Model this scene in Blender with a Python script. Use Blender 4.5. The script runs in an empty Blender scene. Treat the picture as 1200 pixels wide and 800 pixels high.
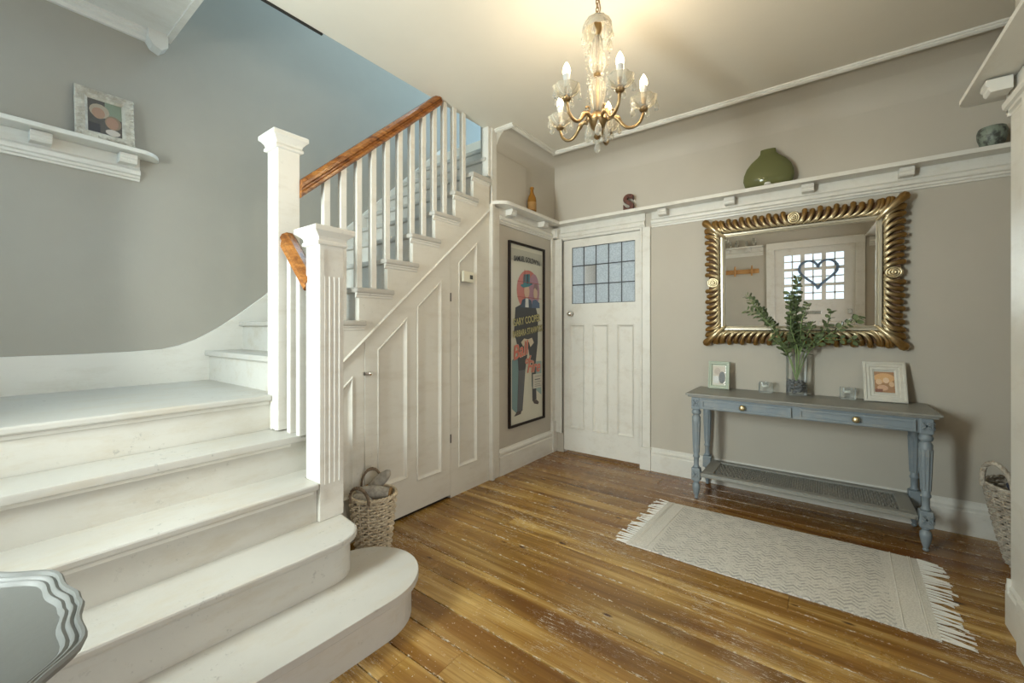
import bpy, bmesh, math, random
from mathutils import Vector, Matrix
from mathutils.geometry import tessellate_polygon
random.seed(7)
PI = math.pi
SC = bpy.context.scene
COL = SC.collection

# ------------------------------------------------------------------ camera
cam_d = bpy.data.cameras.new('camera')
cam_d.sensor_width = 36; cam_d.lens = 487.0/1200*36
cam_d.shift_y = -15.5/1200; cam_d.clip_start = .02
cam = bpy.data.objects.new('camera', cam_d); COL.objects.link(cam)
cam.location = (2.107, -3.527, 1.2)
cam.rotation_euler = (PI/2, 0, math.atan2(.5978, .8016))
SC.camera = cam

# ------------------------------------------------------------------ world, light, exposure
SC.view_settings.view_transform = 'Standard'
SC.view_settings.look = 'None'
SC.view_settings.gamma = 1
SC.view_settings.use_curve_mapping = False
SC.view_settings.exposure = 0.43
w = bpy.data.worlds.new('world'); SC.world = w; w.use_nodes = True
wn = w.node_tree; wn.nodes.clear()
bg = wn.nodes.new('ShaderNodeBackground'); wo = wn.nodes.new('ShaderNodeOutputWorld')
bg.inputs[0].default_value = (.78, .88, 1, 1); bg.inputs[1].default_value = 0.9
wn.links.new(bg.outputs[0], wo.inputs[0])

def area(name, loc, target, sx, sy, power, color):
    d = bpy.data.lights.new(name, 'AREA'); d.shape = 'RECTANGLE'; d.size = sx; d.size_y = sy
    d.energy = power; d.color = color
    o = bpy.data.objects.new(name, d); COL.objects.link(o); o.location = loc
    o.rotation_euler = (Vector(target)-Vector(loc)).to_track_quat('-Z', 'Y').to_euler()
    return o
# daylight through the stair window, the front door glazing and the upstairs window, plus added fill
area('daylight_stair_window', (-.35, -4.6, 2.05), (.2, -2, .7), 1.1, 1.1, 15, (.74, .89, 1))
area('daylight_front_door', (2.0, -4.66, 1.75), (1.7, -1, .9), 1.2, 1.3, 2.5, (.9, .97, 1))
area('fill_front_left', (.53, -4.50, 1.55), (1.75, -.2, 1.35), .42, 1.0, 95, (1, .955, .875))  # added fill lamp at an invented window, brightens the mirror wall
area('fill_right', (3.25, -3.0, 1.35), (1.0, -2.6, 1.0), 1.3, 1.9, 16, (1, .93, .83))  # added general fill from the right, stands in for ambient light
area('fill_stair_top', (-.45, -1.3, 5.25), (-.5, -2.7, .9), .8, 1.4, 56, (.60, .84, 1))  # added lamp under the closed upstairs ceiling, brightens landing and treads
area('daylight_upstairs', (-.2, 2.0, 4.2), (-.7, -1.2, 3.2), 1.4, 1.6, 60, (.36, .68, 1))
area('daylight_kitchen', (.9, 1.8, 2.0), (.4, 0.1, 1.4), 1.2, 1.2, 30, (.86, .93, 1))

# ------------------------------------------------------------------ materials
def mat(name, base, rough=.5, metal=0, spec=.5, emit=None, estr=0, coat=0):
    m = bpy.data.materials.new(name); m.use_nodes = True
    b = m.node_tree.nodes['Principled BSDF']
    b.inputs['Base Color'].default_value = (*base, 1)
    b.inputs['Roughness'].default_value = rough
    b.inputs['Metallic'].default_value = metal
    b.inputs['Specular IOR Level'].default_value = spec
    b.inputs['Coat Weight'].default_value = coat
    if emit: b.inputs['Emission Color'].default_value = (*emit, 1); b.inputs['Emission Strength'].default_value = estr
    return m
def N(m, t, **kw):
    n = m.node_tree.nodes.new(t)
    for k, v in kw.items():
        if k in n.inputs.keys() if isinstance(k, str) else False: n.inputs[k].default_value = v
        else: setattr(n, k, v)
    return n
def L(m, a, b): m.node_tree.links.new(a, b)
def bsdf(m): return m.node_tree.nodes['Principled BSDF']
def coords(m, scale=(1, 1, 1), rnd=0):
    tc = N(m, 'ShaderNodeTexCoord'); mp = N(m, 'ShaderNodeMapping')
    mp.inputs['Scale'].default_value = scale
    L(m, tc.outputs['Object'], mp.inputs['Vector'])
    if rnd:
        oi = N(m, 'ShaderNodeObjectInfo'); ml = N(m, 'ShaderNodeMath', operation='MULTIPLY'); ml.inputs[1].default_value = rnd
        L(m, oi.outputs['Random'], ml.inputs[0]); cb = N(m, 'ShaderNodeCombineXYZ')
        L(m, ml.outputs[0], cb.inputs[0]); L(m, ml.outputs[0], cb.inputs[1]); L(m, cb.outputs[0], mp.inputs['Location'])
    return mp.outputs['Vector']
def noise(m, vec, scale, detail=4, rough=.5, dist=0):
    n = N(m, 'ShaderNodeTexNoise'); n.inputs['Scale'].default_value = scale; n.inputs['Detail'].default_value = detail
    n.inputs['Roughness'].default_value = rough; n.inputs['Distortion'].default_value = dist
    L(m, vec, n.inputs['Vector']); return n.outputs['Fac']
def ramp(m, fac, stops, interp='LINEAR'):
    r = N(m, 'ShaderNodeValToRGB'); r.color_ramp.interpolation = interp
    e = r.color_ramp.elements
    while len(e) < len(stops): e.new(.5)
    for i, (p, c) in enumerate(stops):
        e[i].position = p; e[i].color = (*c, 1) if len(c) == 3 else c
    L(m, fac, r.inputs['Fac']); return r.outputs['Color']
def mix(m, fac, a, b, mode='MIX'):
    x = N(m, 'ShaderNodeMix'); x.data_type = 'RGBA'; x.blend_type = mode
    for sock, v in ((0, fac), (6, a), (7, b)):
        if isinstance(v, (int, float)): x.inputs[sock].default_value = v
        elif isinstance(v, tuple): x.inputs[sock].default_value = (*v, 1)
        else: L(m, v, x.inputs[sock])
    return x.outputs[2]
def bump(m, h, strength=.2, dist=.002):
    b = N(m, 'ShaderNodeBump'); b.inputs['Strength'].default_value = strength; b.inputs['Distance'].default_value = dist
    L(m, h, b.inputs['Height']); L(m, b.outputs[0], bsdf(m).inputs['Normal'])
G = lambda v: (v, v, v)

def paint(name, c, rough=.45, var=.06, grime=.0, bs=.15, bscale=60):
    m = mat(name, c, rough)
    v = coords(m)
    n = noise(m, v, 1.6, 5, .6)
    c2 = tuple(x*(1-var*2) for x in c)
    col = mix(m, ramp(m, n, [(.3, G(0)), (.7, G(1))]), c2, c)
    if grime:
        sm = ramp(m, noise(m, coords(m, (3, 1.2, 4)), 2.6, 5, .7), [(.50, G(0)), (.68, G(.50*min(1, grime+.2)))])
        col = mix(m, sm, col, (.46, .40, .30))
        g = noise(m, v, 34, 6, .75)
        gm = ramp(m, g, [(.60, G(0)), (.645, G(1))])
        g2 = ramp(m, noise(m, v, 3.1, 3, .5), [(.45, G(0)), (.65, G(grime))])
        col = mix(m, mix(m, 1.0, gm, g2, 'MULTIPLY'), col, tuple(x*.58 for x in c))
    L(m, col, bsdf(m).inputs['Base Color'])
    bump(m, noise(m, v, bscale, 3, .6), bs, .003)
    return m
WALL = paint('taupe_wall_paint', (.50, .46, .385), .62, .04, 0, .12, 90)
WALL_DIM = paint('taupe_wall_paint_dimmed', (.385, .362, .308), .62, .04, 0, .12, 90)  # hall's taupe paint darkened, shade of the stair wall put into the colour
CEIL = paint('ceiling_paint', (.72, .675, .575), .7, .03, 0, .15, 25)
WHITE = paint('white_gloss_paint', (.72, .70, .635), .34, .03, .35, .08, 45)
RISER = paint('worn_white_riser_paint', (.58, .56, .50), .42, .05, .8, .2, 30)
TREAD = paint('worn_white_tread_paint', (.52, .50, .45), .40, .06, .9, .25, 30)
CABW = paint('white_panel_paint', (.67, .645, .57), .38, .03, .35, .10, 50)
CREAM = mat('cream_plastic', (.72, .69, .55), .4)
DARK = mat('dark_void', (.02, .018, .015), .8)
GREYBOX = mat('thermostat_screen', (.08, .08, .07), .3)
CHROME = mat('chrome', (.8, .78, .74), .18, 1)
BRASS = mat('antique_brass', (.30, .205, .10), .36, 1)
GOLDK = mat('pale_brass_knob', (.80, .68, .42), .3, 1)
MIRROR = mat('mirror_silver', (.93, .94, .94), .0, 1)
LEAD = mat('lead_came', (.07, .07, .07), .45, .5)
BLACK = mat('black_frame', (.016, .009, .006), .55, spec=.25)
FLOORDARK = mat('floor_void', (.05, .03, .015), .8)

def wood(name, light, mid, dark, sx=(1.2, 14, 14), rough=.28, rnd=0, wear=0, coat=.0):
    m = mat(name, mid, rough, coat=coat)
    v = coords(m, sx, rnd)
    n = noise(m, v, 2.2, 6, .6, 1.2)
    col = ramp(m, n, [(.28, dark), (.48, mid), (.72, light)])
    f = noise(m, v, 11, 4, .6, .4)
    col = mix(m, ramp(m, f, [(.35, G(.55)), (.6, G(0))]), col, dark)
    L(m, col, bsdf(m).inputs['Base Color'])
    bump(m, n, .12, .002)
    return m
HAND = wood('varnished_handrail_wood', (.46, .20, .045), (.30, .105, .020), (.085, .024, .006), (9, .8, 9), .22)
RACKW = wood('pine_rack_wood', (.62, .36, .12), (.50, .25, .07), (.30, .13, .03), (1.5, 9, 9), .4)

def floor_material():
    m = mat('aged_pine_floorboards', (.3, .15, .05), .25)
    vb = coords(m, (1, 1, 1))
    n = noise(m, coords(m, (.42, 6.5, 6.5), 60), 1.25, 3, .5, 1.3)
    col = ramp(m, n, [(.28, (.12, .052, .013)), (.40, (.27, .140, .033)), (.53, (.43, .255, .066)), (.67, (.68, .47, .175))])
    f = noise(m, coords(m, (1.6, 55, 55), 31), 2.0, 4, .6, .2)
    col = mix(m, ramp(m, f, [(.36, G(.42)), (.54, G(0))]), col, (.12, .050, .012))
    oi = N(m, 'ShaderNodeObjectInfo')
    tint = ramp(m, oi.outputs['Random'], [(0, (.62, .58, .52)), (.3, (1, .97, .90)), (.55, (.80, .74, .66)), (.8, (1, .98, .90)), (1, (.70, .66, .60))])
    col = mix(m, .9, col, tint, 'MULTIPLY')
    big = ramp(m, noise(m, vb, 1.1, 4, .55), [(.45, G(0)), (.66, G(.48))])
    col = mix(m, big, col, (.23, .090, .016))
    # darker reddish brown towards the back wall, with an uneven edge
    sep = N(m, 'ShaderNodeSeparateXYZ'); L(m, vb, sep.inputs[0])
    wy = noise(m, vb, 1.6, 3, .5)
    ad = N(m, 'ShaderNodeMath', operation='ADD'); L(m, sep.outputs[1], ad.inputs[0]); L(m, wy, ad.inputs[1])
    mr_ = N(m, 'ShaderNodeMapRange'); mr_.inputs[1].default_value = -.35; mr_.inputs[2].default_value = .15; L(m, ad.outputs[0], mr_.inputs[0])
    mu = N(m, 'ShaderNodeMath', operation='MULTIPLY'); mu.inputs[1].default_value = .5; L(m, mr_.outputs[0], mu.inputs[0])
    col = mix(m, mu.outputs[0], col, (.17, .062, .016))
    vo = N(m, 'ShaderNodeTexVoronoi'); vo.inputs['Scale'].default_value = 2.2
    L(m, coords(m, (1.3, 3.4, 3.4), 17), vo.inputs['Vector'])
    kn = ramp(m, vo.outputs['Distance'], [(.04, G(1)), (.085, G(0))])
    col = mix(m, kn, col, (.06, .02, .006))
    # pale scuffs, worn board edges, flecks of old filler
    s1 = ramp(m, noise(m, coords(m, (7, 70, 70), 0), 3.0, 5, .8, .8), [(.575, G(0)), (.60, G(1))])
    s2 = ramp(m, noise(m, vb, 1.9, 4, .6), [(.52, G(0)), (.60, G(1))])
    sc = mix(m, 1, s1, s2, 'MULTIPLY')
    fl = ramp(m, noise(m, coords(m, (16, 30, 30), 0), 3.5, 3, .7), [(.665, G(0)), (.69, G(1))])
    sc = mix(m, 1, sc, fl, 'ADD')
    gen = N(m, 'ShaderNodeTexCoord'); sg = N(m, 'ShaderNodeSeparateXYZ'); L(m, gen.outputs['Generated'], sg.inputs[0])
    e1 = N(m, 'ShaderNodeMath', operation='SUBTRACT'); L(m, sg.outputs[1], e1.inputs[0]); e1.inputs[1].default_value = .5
    e2 = N(m, 'ShaderNodeMath', operation='ABSOLUTE'); L(m, e1.outputs[0], e2.inputs[0])
    e3 = ramp(m, e2.outputs[0], [(.465, G(0)), (.49, G(1))])
    e4 = ramp(m, noise(m, coords(m, (9, 30, 30), 5), 3.0, 5, .8), [(.55, G(0)), (.58, G(1))])
    sc = mix(m, 1, sc, mix(m, 1, e3, e4, 'MULTIPLY'), 'ADD')
    col = mix(m, sc, col, (.62, .55, .42))
    L(m, col, bsdf(m).inputs['Base Color'])
    rg = ramp(m, noise(m, vb, 5, 5, .7), [(.3, G(.15)), (.7, G(.32))])
    rg = mix(m, sc, rg, (.7, .7, .7))
    L(m, rg, bsdf(m).inputs['Roughness'])
    bump(m, f, .10, .002)
    return m
FLOOR = floor_material()
FILL = mat('pale_gap_filler', (.52, .46, .36), .8)

def speck(name, c, c2, scale, rough=.6, bs=.3, lo=.4, hi=.6):
    m = mat(name, c, rough); v = coords(m)
    n = noise(m, v, scale, 5, .65)
    L(m, ramp(m, n, [(lo, c), (hi, c2)]), bsdf(m).inputs['Base Color'])
    bump(m, n, bs, .004); return m
CONS_TOP = paint('grey_chalk_paint', (.25, .247, .22), .42, .05, .2)
CONS = paint('blue_grey_chalk_paint', (.225, .268, .295), .45, .05, .2)
STABLE = paint('side_table_grey_paint', (.165, .168, .155), .55, .02)
STAB2 = paint('side_table_pale_edge_paint', (.36, .36, .34), .35, .02)
WICK = speck('pale_willow', (.72, .63, .47), (.50, .41, .28), 40, .7, .4)
WICKG = speck('grey_washed_willow', (.52, .47, .39), (.32, .27, .21), 40, .7, .4)
ROPE = speck('brown_rope_handle', (.23, .17, .11), (.12, .08, .05), 40, .8, .4)
FELT = speck('grey_felt', (.42, .39, .33), (.26, .24, .21), 30, .9, .3)
FELTD = mat('slipper_lining', (.06, .035, .02), .9)
BROWNS = mat('slipper_rim', (.30, .17, .06), .7)
NAVY = speck('dark_blue_cloth', (.03, .035, .06), (.07, .07, .085), 30, .9)
PEBB = speck('grey_pebble', (.10, .10, .10), (.30, .30, .30), 90, .5, .3)
LEAF = speck('eucalyptus_leaf', (.085, .125, .05), (.17, .21, .10), 18, .5, .1)
STEM = mat('green_stem', (.22, .32, .10), .5)
POTM = speck('mottled_stone_pot', (.21, .25, .20), (.06, .065, .055), 28, .5, .3, .45, .58)
RUST = speck('rusty_iron', (.13, .035, .015), (.06, .018, .01), 40, .55, .3)
SAGE = paint('sage_frame_paint', (.43, .49, .38), .4, .04)
IVORY = paint('distressed_ivory_paint', (.66, .64, .56), .42, .05, .5)
CARVED = speck('weathered_carved_wood', (.60, .57, .48), (.40, .36, .29), 22, .6, .5)

def rug_material():
    m = mat('woven_rug', (.6, .57, .52), .95)
    v = coords(m, (1, 1, 1))
    sep = N(m, 'ShaderNodeSeparateXYZ'); L(m, v, sep.inputs[0])
    def mth(op, a, b=None, c=None):
        n = N(m, 'ShaderNodeMath', operation=op)
        for i, q in enumerate((a, b, c)):
            if q is None: continue
            if isinstance(q, (int, float)): n.inputs[i].default_value = q
            else: L(m, q, n.inputs[i])
        return n.outputs[0]
    # zig-zag weave: distance along y offset by a triangle wave in x
    tri = mth('PINGPONG', mth('MULTIPLY', sep.outputs[0], 38), 1)
    z = mth('FRACT', mth('ADD', mth('MULTIPLY', sep.outputs[1], 34), mth('MULTIPLY', tri, .9)))
    line = mth('LESS_THAN', z, .42)
    band = mth('LESS_THAN', mth('ABSOLUTE', mth('SUBTRACT', sep.outputs[0], 1.86)), .49)
    nz = ramp(m, noise(m, coords(m, (1, 1, 1)), 16, 5, .8), [(.42, G(0)), (.56, G(1))])
    f = mth('MULTIPLY', mth('MULTIPLY', line, band), nz)
    base = mix(m, ramp(m, noise(m, v, 160, 2, .5), [(.4, G(0)), (.6, G(1))]), (.58, .55, .485), (.72, .69, .62))
    col = mix(m, f, base, (.38, .365, .33))
    L(m, col, bsdf(m).inputs['Base Color'])
    bump(m, mth('ADD', mth('MULTIPLY', f, -1), noise(m, v, 220, 2, .5)), .5, .003)
    return m
RUG = rug_material()
TASS = mat('rug_cotton', (.74, .71, .64), .9)

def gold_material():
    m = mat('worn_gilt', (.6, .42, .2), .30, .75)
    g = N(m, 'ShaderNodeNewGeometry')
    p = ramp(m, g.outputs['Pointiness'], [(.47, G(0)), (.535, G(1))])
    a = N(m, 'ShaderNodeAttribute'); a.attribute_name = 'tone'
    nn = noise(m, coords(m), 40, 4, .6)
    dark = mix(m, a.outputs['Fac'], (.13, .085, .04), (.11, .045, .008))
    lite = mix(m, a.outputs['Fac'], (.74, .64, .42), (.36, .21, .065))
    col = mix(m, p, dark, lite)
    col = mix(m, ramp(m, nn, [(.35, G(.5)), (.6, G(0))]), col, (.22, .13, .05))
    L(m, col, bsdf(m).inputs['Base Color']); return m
GILT = gold_material()
GBED = mat('gilt_ground', (.10, .045, .012), .5, .4)
SILVER = paint('champagne_silver_leaf', (.58, .53, .42), .3, .08)
bsdf(SILVER).inputs['Metallic'].default_value = .55

def glass(name, tint, alpha, rough=.03, bmp=0, bscale=60):
    """thin pane or vessel wall: part clear, part reflecting"""
    m = bpy.data.materials.new(name); m.use_nodes = True; nt = m.node_tree; nt.nodes.clear()
    o = nt.nodes.new('ShaderNodeOutputMaterial'); t = nt.nodes.new('ShaderNodeBsdfTransparent'); g = nt.nodes.new('ShaderNodeBsdfPrincipled')
    g.name = 'Principled BSDF'
    t.inputs[0].default_value = (*tint, 1)
    g.inputs['Base Color'].default_value = (*[c*.8 for c in tint], 1); g.inputs['Roughness'].default_value = rough
    fr = nt.nodes.new('ShaderNodeFresnel'); fr.inputs[0].default_value = 1.35
    ma = nt.nodes.new('ShaderNodeMath'); ma.operation = 'ADD'; ma.inputs[1].default_value = alpha; ma.use_clamp = True
    nt.links.new(fr.outputs[0], ma.inputs[0])
    mx = nt.nodes.new('ShaderNodeMixShader'); nt.links.new(ma.outputs[0], mx.inputs[0])
    nt.links.new(t.outputs[0], mx.inputs[1]); nt.links.new(g.outputs[0], mx.inputs[2]); nt.links.new(mx.outputs[0], o.inputs[0])
    if bmp:
        n = noise(m, coords(m), bscale, 3, .6); bump(m, n, bmp, .004)
    return m
CLEAR = glass('clear_glass', (.97, .98, .97), .04)
CRYST = glass('crystal_glass', (.86, .84, .77), .22, .06, .5, 90)
BLOCKG = glass('votive_glass', (.96, .98, .97), .10, .05, .6, 40)
GREENG = glass('olive_green_glass', (.33, .34, .14), .50, .08)
AMBER = glass('amber_glass', (.55, .26, .04), .5, .1)
WINDOWG = glass('window_glass', (.9, .97, 1), .03)
def frosted():
    m = bpy.data.materials.new('rippled_obscure_glass'); m.use_nodes = True; nt = m.node_tree; nt.nodes.clear()
    o = nt.nodes.new('ShaderNodeOutputMaterial'); g = nt.nodes.new('ShaderNodeBsdfPrincipled'); g.name = 'Principled BSDF'
    tr = nt.nodes.new('ShaderNodeBsdfTranslucent'); tr.inputs[0].default_value = (.80, .84, .84, 1)
    g.inputs['Base Color'].default_value = (.40, .47, .52, 1); g.inputs['Roughness'].default_value = .18
    mx = nt.nodes.new('ShaderNodeMixShader'); mx.inputs[0].default_value = .45
    nt.links.new(tr.outputs[0], mx.inputs[1]); nt.links.new(g.outputs[0], mx.inputs[2]); nt.links.new(mx.outputs[0], o.inputs[0])
    n = noise(m, coords(m), 110, 3, .6); bump(m, n, .9, .01)
    c = ramp(m, n, [(.4, (.26, .30, .32)), (.62, (.60, .65, .67))]); nt.links.new(c, g.inputs['Base Color'])
    return m
FROST = frosted()
BULB = mat('lit_bulb', (1, .9, .7), .4, emit=(1, .80, .50), estr=14)
BULBBASE = mat('bulb_ceramic', (.5, .49, .46), .4)

# ------------------------------------------------------------------ builder
class MB:
    def __init__(s): s.v = []; s.f = []; s.m = []; s.tone = []
    def add(s, vs, fs, mi=0, tone=0):
        o = len(s.v); s.v += [tuple(p) for p in vs]; s.f += [tuple(o+i for i in f) for f in fs]
        s.m += [mi]*len(fs); s.tone += ([tone]*len(vs) if isinstance(tone, (int, float)) else list(tone)); return s
    def box(s, x0, y0, z0, x1, y1, z1, mi=0):
        if x0 > x1: x0, x1 = x1, x0
        if y0 > y1: y0, y1 = y1, y0
        if z0 > z1: z0, z1 = z1, z0
        v = [(x0,y0,z0),(x1,y0,z0),(x1,y1,z0),(x0,y1,z0),(x0,y0,z1),(x1,y0,z1),(x1,y1,z1),(x0,y1,z1)]
        return s.add(v, [(0,3,2,1),(4,5,6,7),(0,1,5,4),(1,2,6,5),(2,3,7,6),(3,0,4,7)], mi)
    def prism(s, poly, a, b, axis='z', mi=0):
        """poly: 2d points; axis x -> (y,z), y -> (x,z), z -> (x,y)"""
        def P(p, t): return {'x': (t, p[0], p[1]), 'y': (p[0], t, p[1]), 'z': (p[0], p[1], t)}[axis]
        n = len(poly); vs = [P(p, a) for p in poly]+[P(p, b) for p in poly]
        tri = tessellate_polygon([[Vector((p[0], p[1], 0)) for p in poly]])
        fs = [tuple(t) for t in tri]+[tuple(n+i for i in reversed(t)) for t in tri]
        fs += [(i, (i+1) % n, n+(i+1) % n, n+i) for i in range(n)]
        return s.add(vs, fs, mi)
    def lathe(s, prof, c=(0,0,0), seg=20, mi=0, axis='z', tone=0, flute=0, nfl=0):
        vs = []; fs = []; n = len(prof)
        for i, (r, h) in enumerate(prof):
            for k in range(seg):
                a = 2*PI*k/seg; rr = r*(1+(flute*math.cos(nfl*a) if flute else 0))
                p = (rr*math.cos(a), rr*math.sin(a), h)
                if axis == 'x': p = (p[2], p[0], p[1])
                if axis == 'y': p = (p[0], p[2], p[1])
                vs.append((c[0]+p[0], c[1]+p[1], c[2]+p[2]))
        for i in range(n-1):
            for k in range(seg):
                fs.append((i*seg+k, i*seg+(k+1) % seg, (i+1)*seg+(k+1) % seg, (i+1)*seg+k))
        if prof[0][0] > 1e-5: fs.append(tuple(range(seg))[::-1])
        if prof[-1][0] > 1e-5: fs.append(tuple((n-1)*seg+k for k in range(seg)))
        return s.add(vs, fs, mi, tone)
    def tube(s, pts, rad, seg=8, mi=0, flat=1.0, cap=True, tones=None, closed=False):
        pts = [Vector(p) for p in pts]; n = len(pts)
        if isinstance(rad, (int, float)): rad = [rad]*n
        vs = []; tn = []; up = None
        for i, p in enumerate(pts):
            if closed: d = pts[(i+1) % n]-pts[i-1]
            else: d = pts[min(i+1, n-1)]-pts[max(i-1, 0)]
            d = d.normalized() if d.length > 1e-9 else Vector((0, 0, 1))
            if up is None:
                up = Vector((0, 0, 1)) if abs(d.z) < .9 else Vector((1, 0, 0))
            a = (up-d*up.dot(d)); a = a.normalized() if a.length > 1e-6 else d.orthogonal().normalized()
            up = a; b = d.cross(a)
            for k in range(seg):
                t = 2*PI*k/seg
                vs.append(p+(a*math.cos(t)+b*math.sin(t)*flat)*rad[i]); tn.append(tones[i] if tones else 0)
        fs = []
        for i in range(n if closed else n-1):
            j = (i+1) % n
            for k in range(seg):
                fs.append((i*seg+k, i*seg+(k+1) % seg, j*seg+(k+1) % seg, j*seg+k))
        if cap and not closed: fs += [tuple(range(seg))[::-1], tuple((n-1)*seg+k for k in range(seg))]
        return s.add(vs, fs, mi, tn)
    def sweep(s, prof, a, b, side, up=(0,0,1), mi=0):
        """straight moulding: prof (out, up) closed loop from a to b, side = outward direction"""
        a, b, sd, up = Vector(a), Vector(b), Vector(side), Vector(up)
        n = len(prof); vs = [q+sd*p[0]+up*p[1] for q in (a, b) for p in prof]
        tri = tessellate_polygon([[Vector((p[0], p[1], 0)) for p in prof]])
        fs = [tuple(t) for t in tri]+[tuple(n+i for i in reversed(t)) for t in tri]
        fs += [(i, (i+1) % n, n+(i+1) % n, n+i) for i in range(n)]
        return s.add(vs, fs, mi)
    def mesh(s, name, mats, smooth=None, tone=False):
        me = bpy.data.meshes.new(name); me.from_pydata([tuple(v) for v in s.v], [], s.f)
        for m in (mats if isinstance(mats, (list, tuple)) else [mats]): me.materials.append(m)
        me.polygons.foreach_set('material_index', s.m)
        bm = bmesh.new(); bm.from_mesh(me); bmesh.ops.recalc_face_normals(bm, faces=bm.faces); bm.to_mesh(me); bm.free()
        if smooth:
            me.polygons.foreach_set('use_smooth', [True]*len(me.polygons)); me.set_sharp_from_angle(angle=math.radians(smooth))
        if tone:
            at = me.attributes.new('tone', 'FLOAT', 'POINT'); at.data.foreach_set('value', s.tone)
        me.update(); return me
    def build(s, name, mats, parent=None, smooth=None, bevel=0, tone=False, kind=None, label=None):
        o = bpy.data.objects.new(name, s.mesh(name, mats, smooth, tone)); COL.objects.link(o)
        attach(o, parent)
        if bevel:
            bv = o.modifiers.new('bevel', 'BEVEL'); bv.width = bevel; bv.segments = 2; bv.limit_method = 'ANGLE'; bv.angle_limit = math.radians(35)
        if kind: o['kind'] = kind
        if label: o['label'] = label
        return o
def attach(o, parent):
    if parent is not None:
        o.parent = parent
        if parent.type == 'EMPTY' and parent.get('_w'):
            o.matrix_parent_inverse = Matrix.Translation(-parent.location)
def tag(o, label=None, cat=None, group=None, kind=None):
    if label: o['label'] = label
    if cat: o['category'] = cat
    if group: o['group'] = group
    if kind: o['kind'] = kind
    return o
def thing(name, label, cat, loc=(0,0,0), rz=0, group=None, world=False):
    """world=True: parts are written in world coordinates"""
    o = bpy.data.objects.new(name, None); COL.objects.link(o); o.location = loc; o.rotation_euler = (0, 0, rz); o.empty_display_size = .05
    if world: o['_w'] = 1
    return tag(o, label, cat, group)
def struct(name, loc=(0,0,0)):
    o = bpy.data.objects.new(name, None); COL.objects.link(o); o.location = loc; o['kind'] = 'structure'; o['_w'] = 1; o.empty_display_size = .05
    return o
def smesh(mb, name, m, **k):
    o = mb.build(name, m, **k); o['kind'] = 'structure'; return o
def copy_obj(o, parent=None):
    c = o.copy(); COL.objects.link(c)
    if parent is not None: c.parent = parent
    return c
def copy_tree(o, parent=None):
    c = copy_obj(o, parent)
    for ch in list(o.children): copy_tree(ch, c)
    return c
def inset(poly, d):
    n = len(poly); A = sum(poly[i][0]*poly[(i+1) % n][1]-poly[(i+1) % n][0]*poly[i][1] for i in range(n))
    sg = 1 if A > 0 else -1; out = []
    for i in range(n):
        p0, p1, p2 = Vector(poly[i-1]), Vector(poly[i]), Vector(poly[(i+1) % n])
        e1 = (p1-p0).normalized(); e2 = (p2-p1).normalized()
        n1 = Vector((-e1.y, e1.x))*sg; n2 = Vector((-e2.y, e2.x))*sg
        b = (n1+n2); b = b/(b.length**2)*2
        out.append(tuple(p1+b*d))
    return out
def framed(outer, holes, plane, back, axis):
    """board with shaped holes (stiles and rails)"""
    mb = MB()
    def P(p, t): return {'x': (t, p[0], p[1]), 'y': (p[0], t, p[1])}[axis]
    loops = [outer]+holes
    pts = [p for lp in loops for p in lp]; n = len(pts)
    tri = tessellate_polygon([[Vector((p[0], p[1], 0)) for p in lp] for lp in loops])
    vs = [P(p, plane) for p in pts]+[P(p, back) for p in pts]
    fs = [tuple(t) for t in tri]+[tuple(n+i for i in reversed(t)) for t in tri]
    o = 0
    for lp in loops:
        k = len(lp)
        fs += [(o+i, o+(i+1) % k, n+o+(i+1) % k, n+o+i) for i in range(k)]; o += k
    return mb.add(vs, fs)
def sunk_panel(poly, plane, depth, axis, sgn, w=.016):
    """recessed panel with a raised bead moulding round it; sgn = outward direction of the face"""
    mb = MB()
    def P(p, t): return {'x': (t, p[0], p[1]), 'y': (p[0], t, p[1])}[axis]
    rings = [(poly, 0.003), (inset(poly, .005), .007), (inset(poly, w*.6), .002), (inset(poly, w), -depth*.6), (inset(poly, w*1.5), -depth)]
    k = len(poly); vs = [P(p, plane+sgn*h) for r, h in rings for p in r]; fs = []
    for i in range(len(rings)-1):
        fs += [(i*k+j, i*k+(j+1) % k, (i+1)*k+(j+1) % k, (i+1)*k+j) for j in range(k)]
    fs.append(tuple((len(rings)-1)*k+j for j in range(k)))
    b = len(vs); vs += [P(p, plane-sgn*(depth+.012)) for p in poly]
    fs += [(j, (j+1) % k, b+(j+1) % k, b+j) for j in range(k)]; fs.append(tuple(b+j for j in range(k)))
    return mb.add(vs, fs)

# ================================================================== SETTING
ZC = 2.79            # hall ceiling
# ---- floor with its boards
floor = struct('floor', (1.6, -2.1, 0))
MB().box(-1.08, -4.3, -.10, 3.3, .9, -.03).build('subfloor', FLOORDARK, floor)
seams = [0.30, .12, -.0]
y = -.0
front = [-.145, -.285, -.43, -.575, -.715, -.86, -1.0, -1.14, -1.275, -1.40, -1.52, -1.65, -1.80, -1.965, -2.115, -2.26, -2.395]
seams = [.42, .28, .14, 0.0]+front
while seams[-1] > -4.28: seams.append(seams[-1]-random.uniform(.13, .155))
for i in range(len(seams)-1):
    y1, y0 = seams[i]-.0024, seams[i+1]+.0024
    xs = [-.02]; x = random.uniform(.4, 4.2)
    while x < 2.9: xs.append(x); x += random.uniform(2.0, 3.0)
    xs.append(3.3)
    for a, b in zip(xs, xs[1:]):
        dz = random.uniform(-.0012, .0008)
        MB().box(a+.0005, y0, -.03, b-.0005, y1, dz).build('plank', FLOOR, floor, bevel=.0016)

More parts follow.
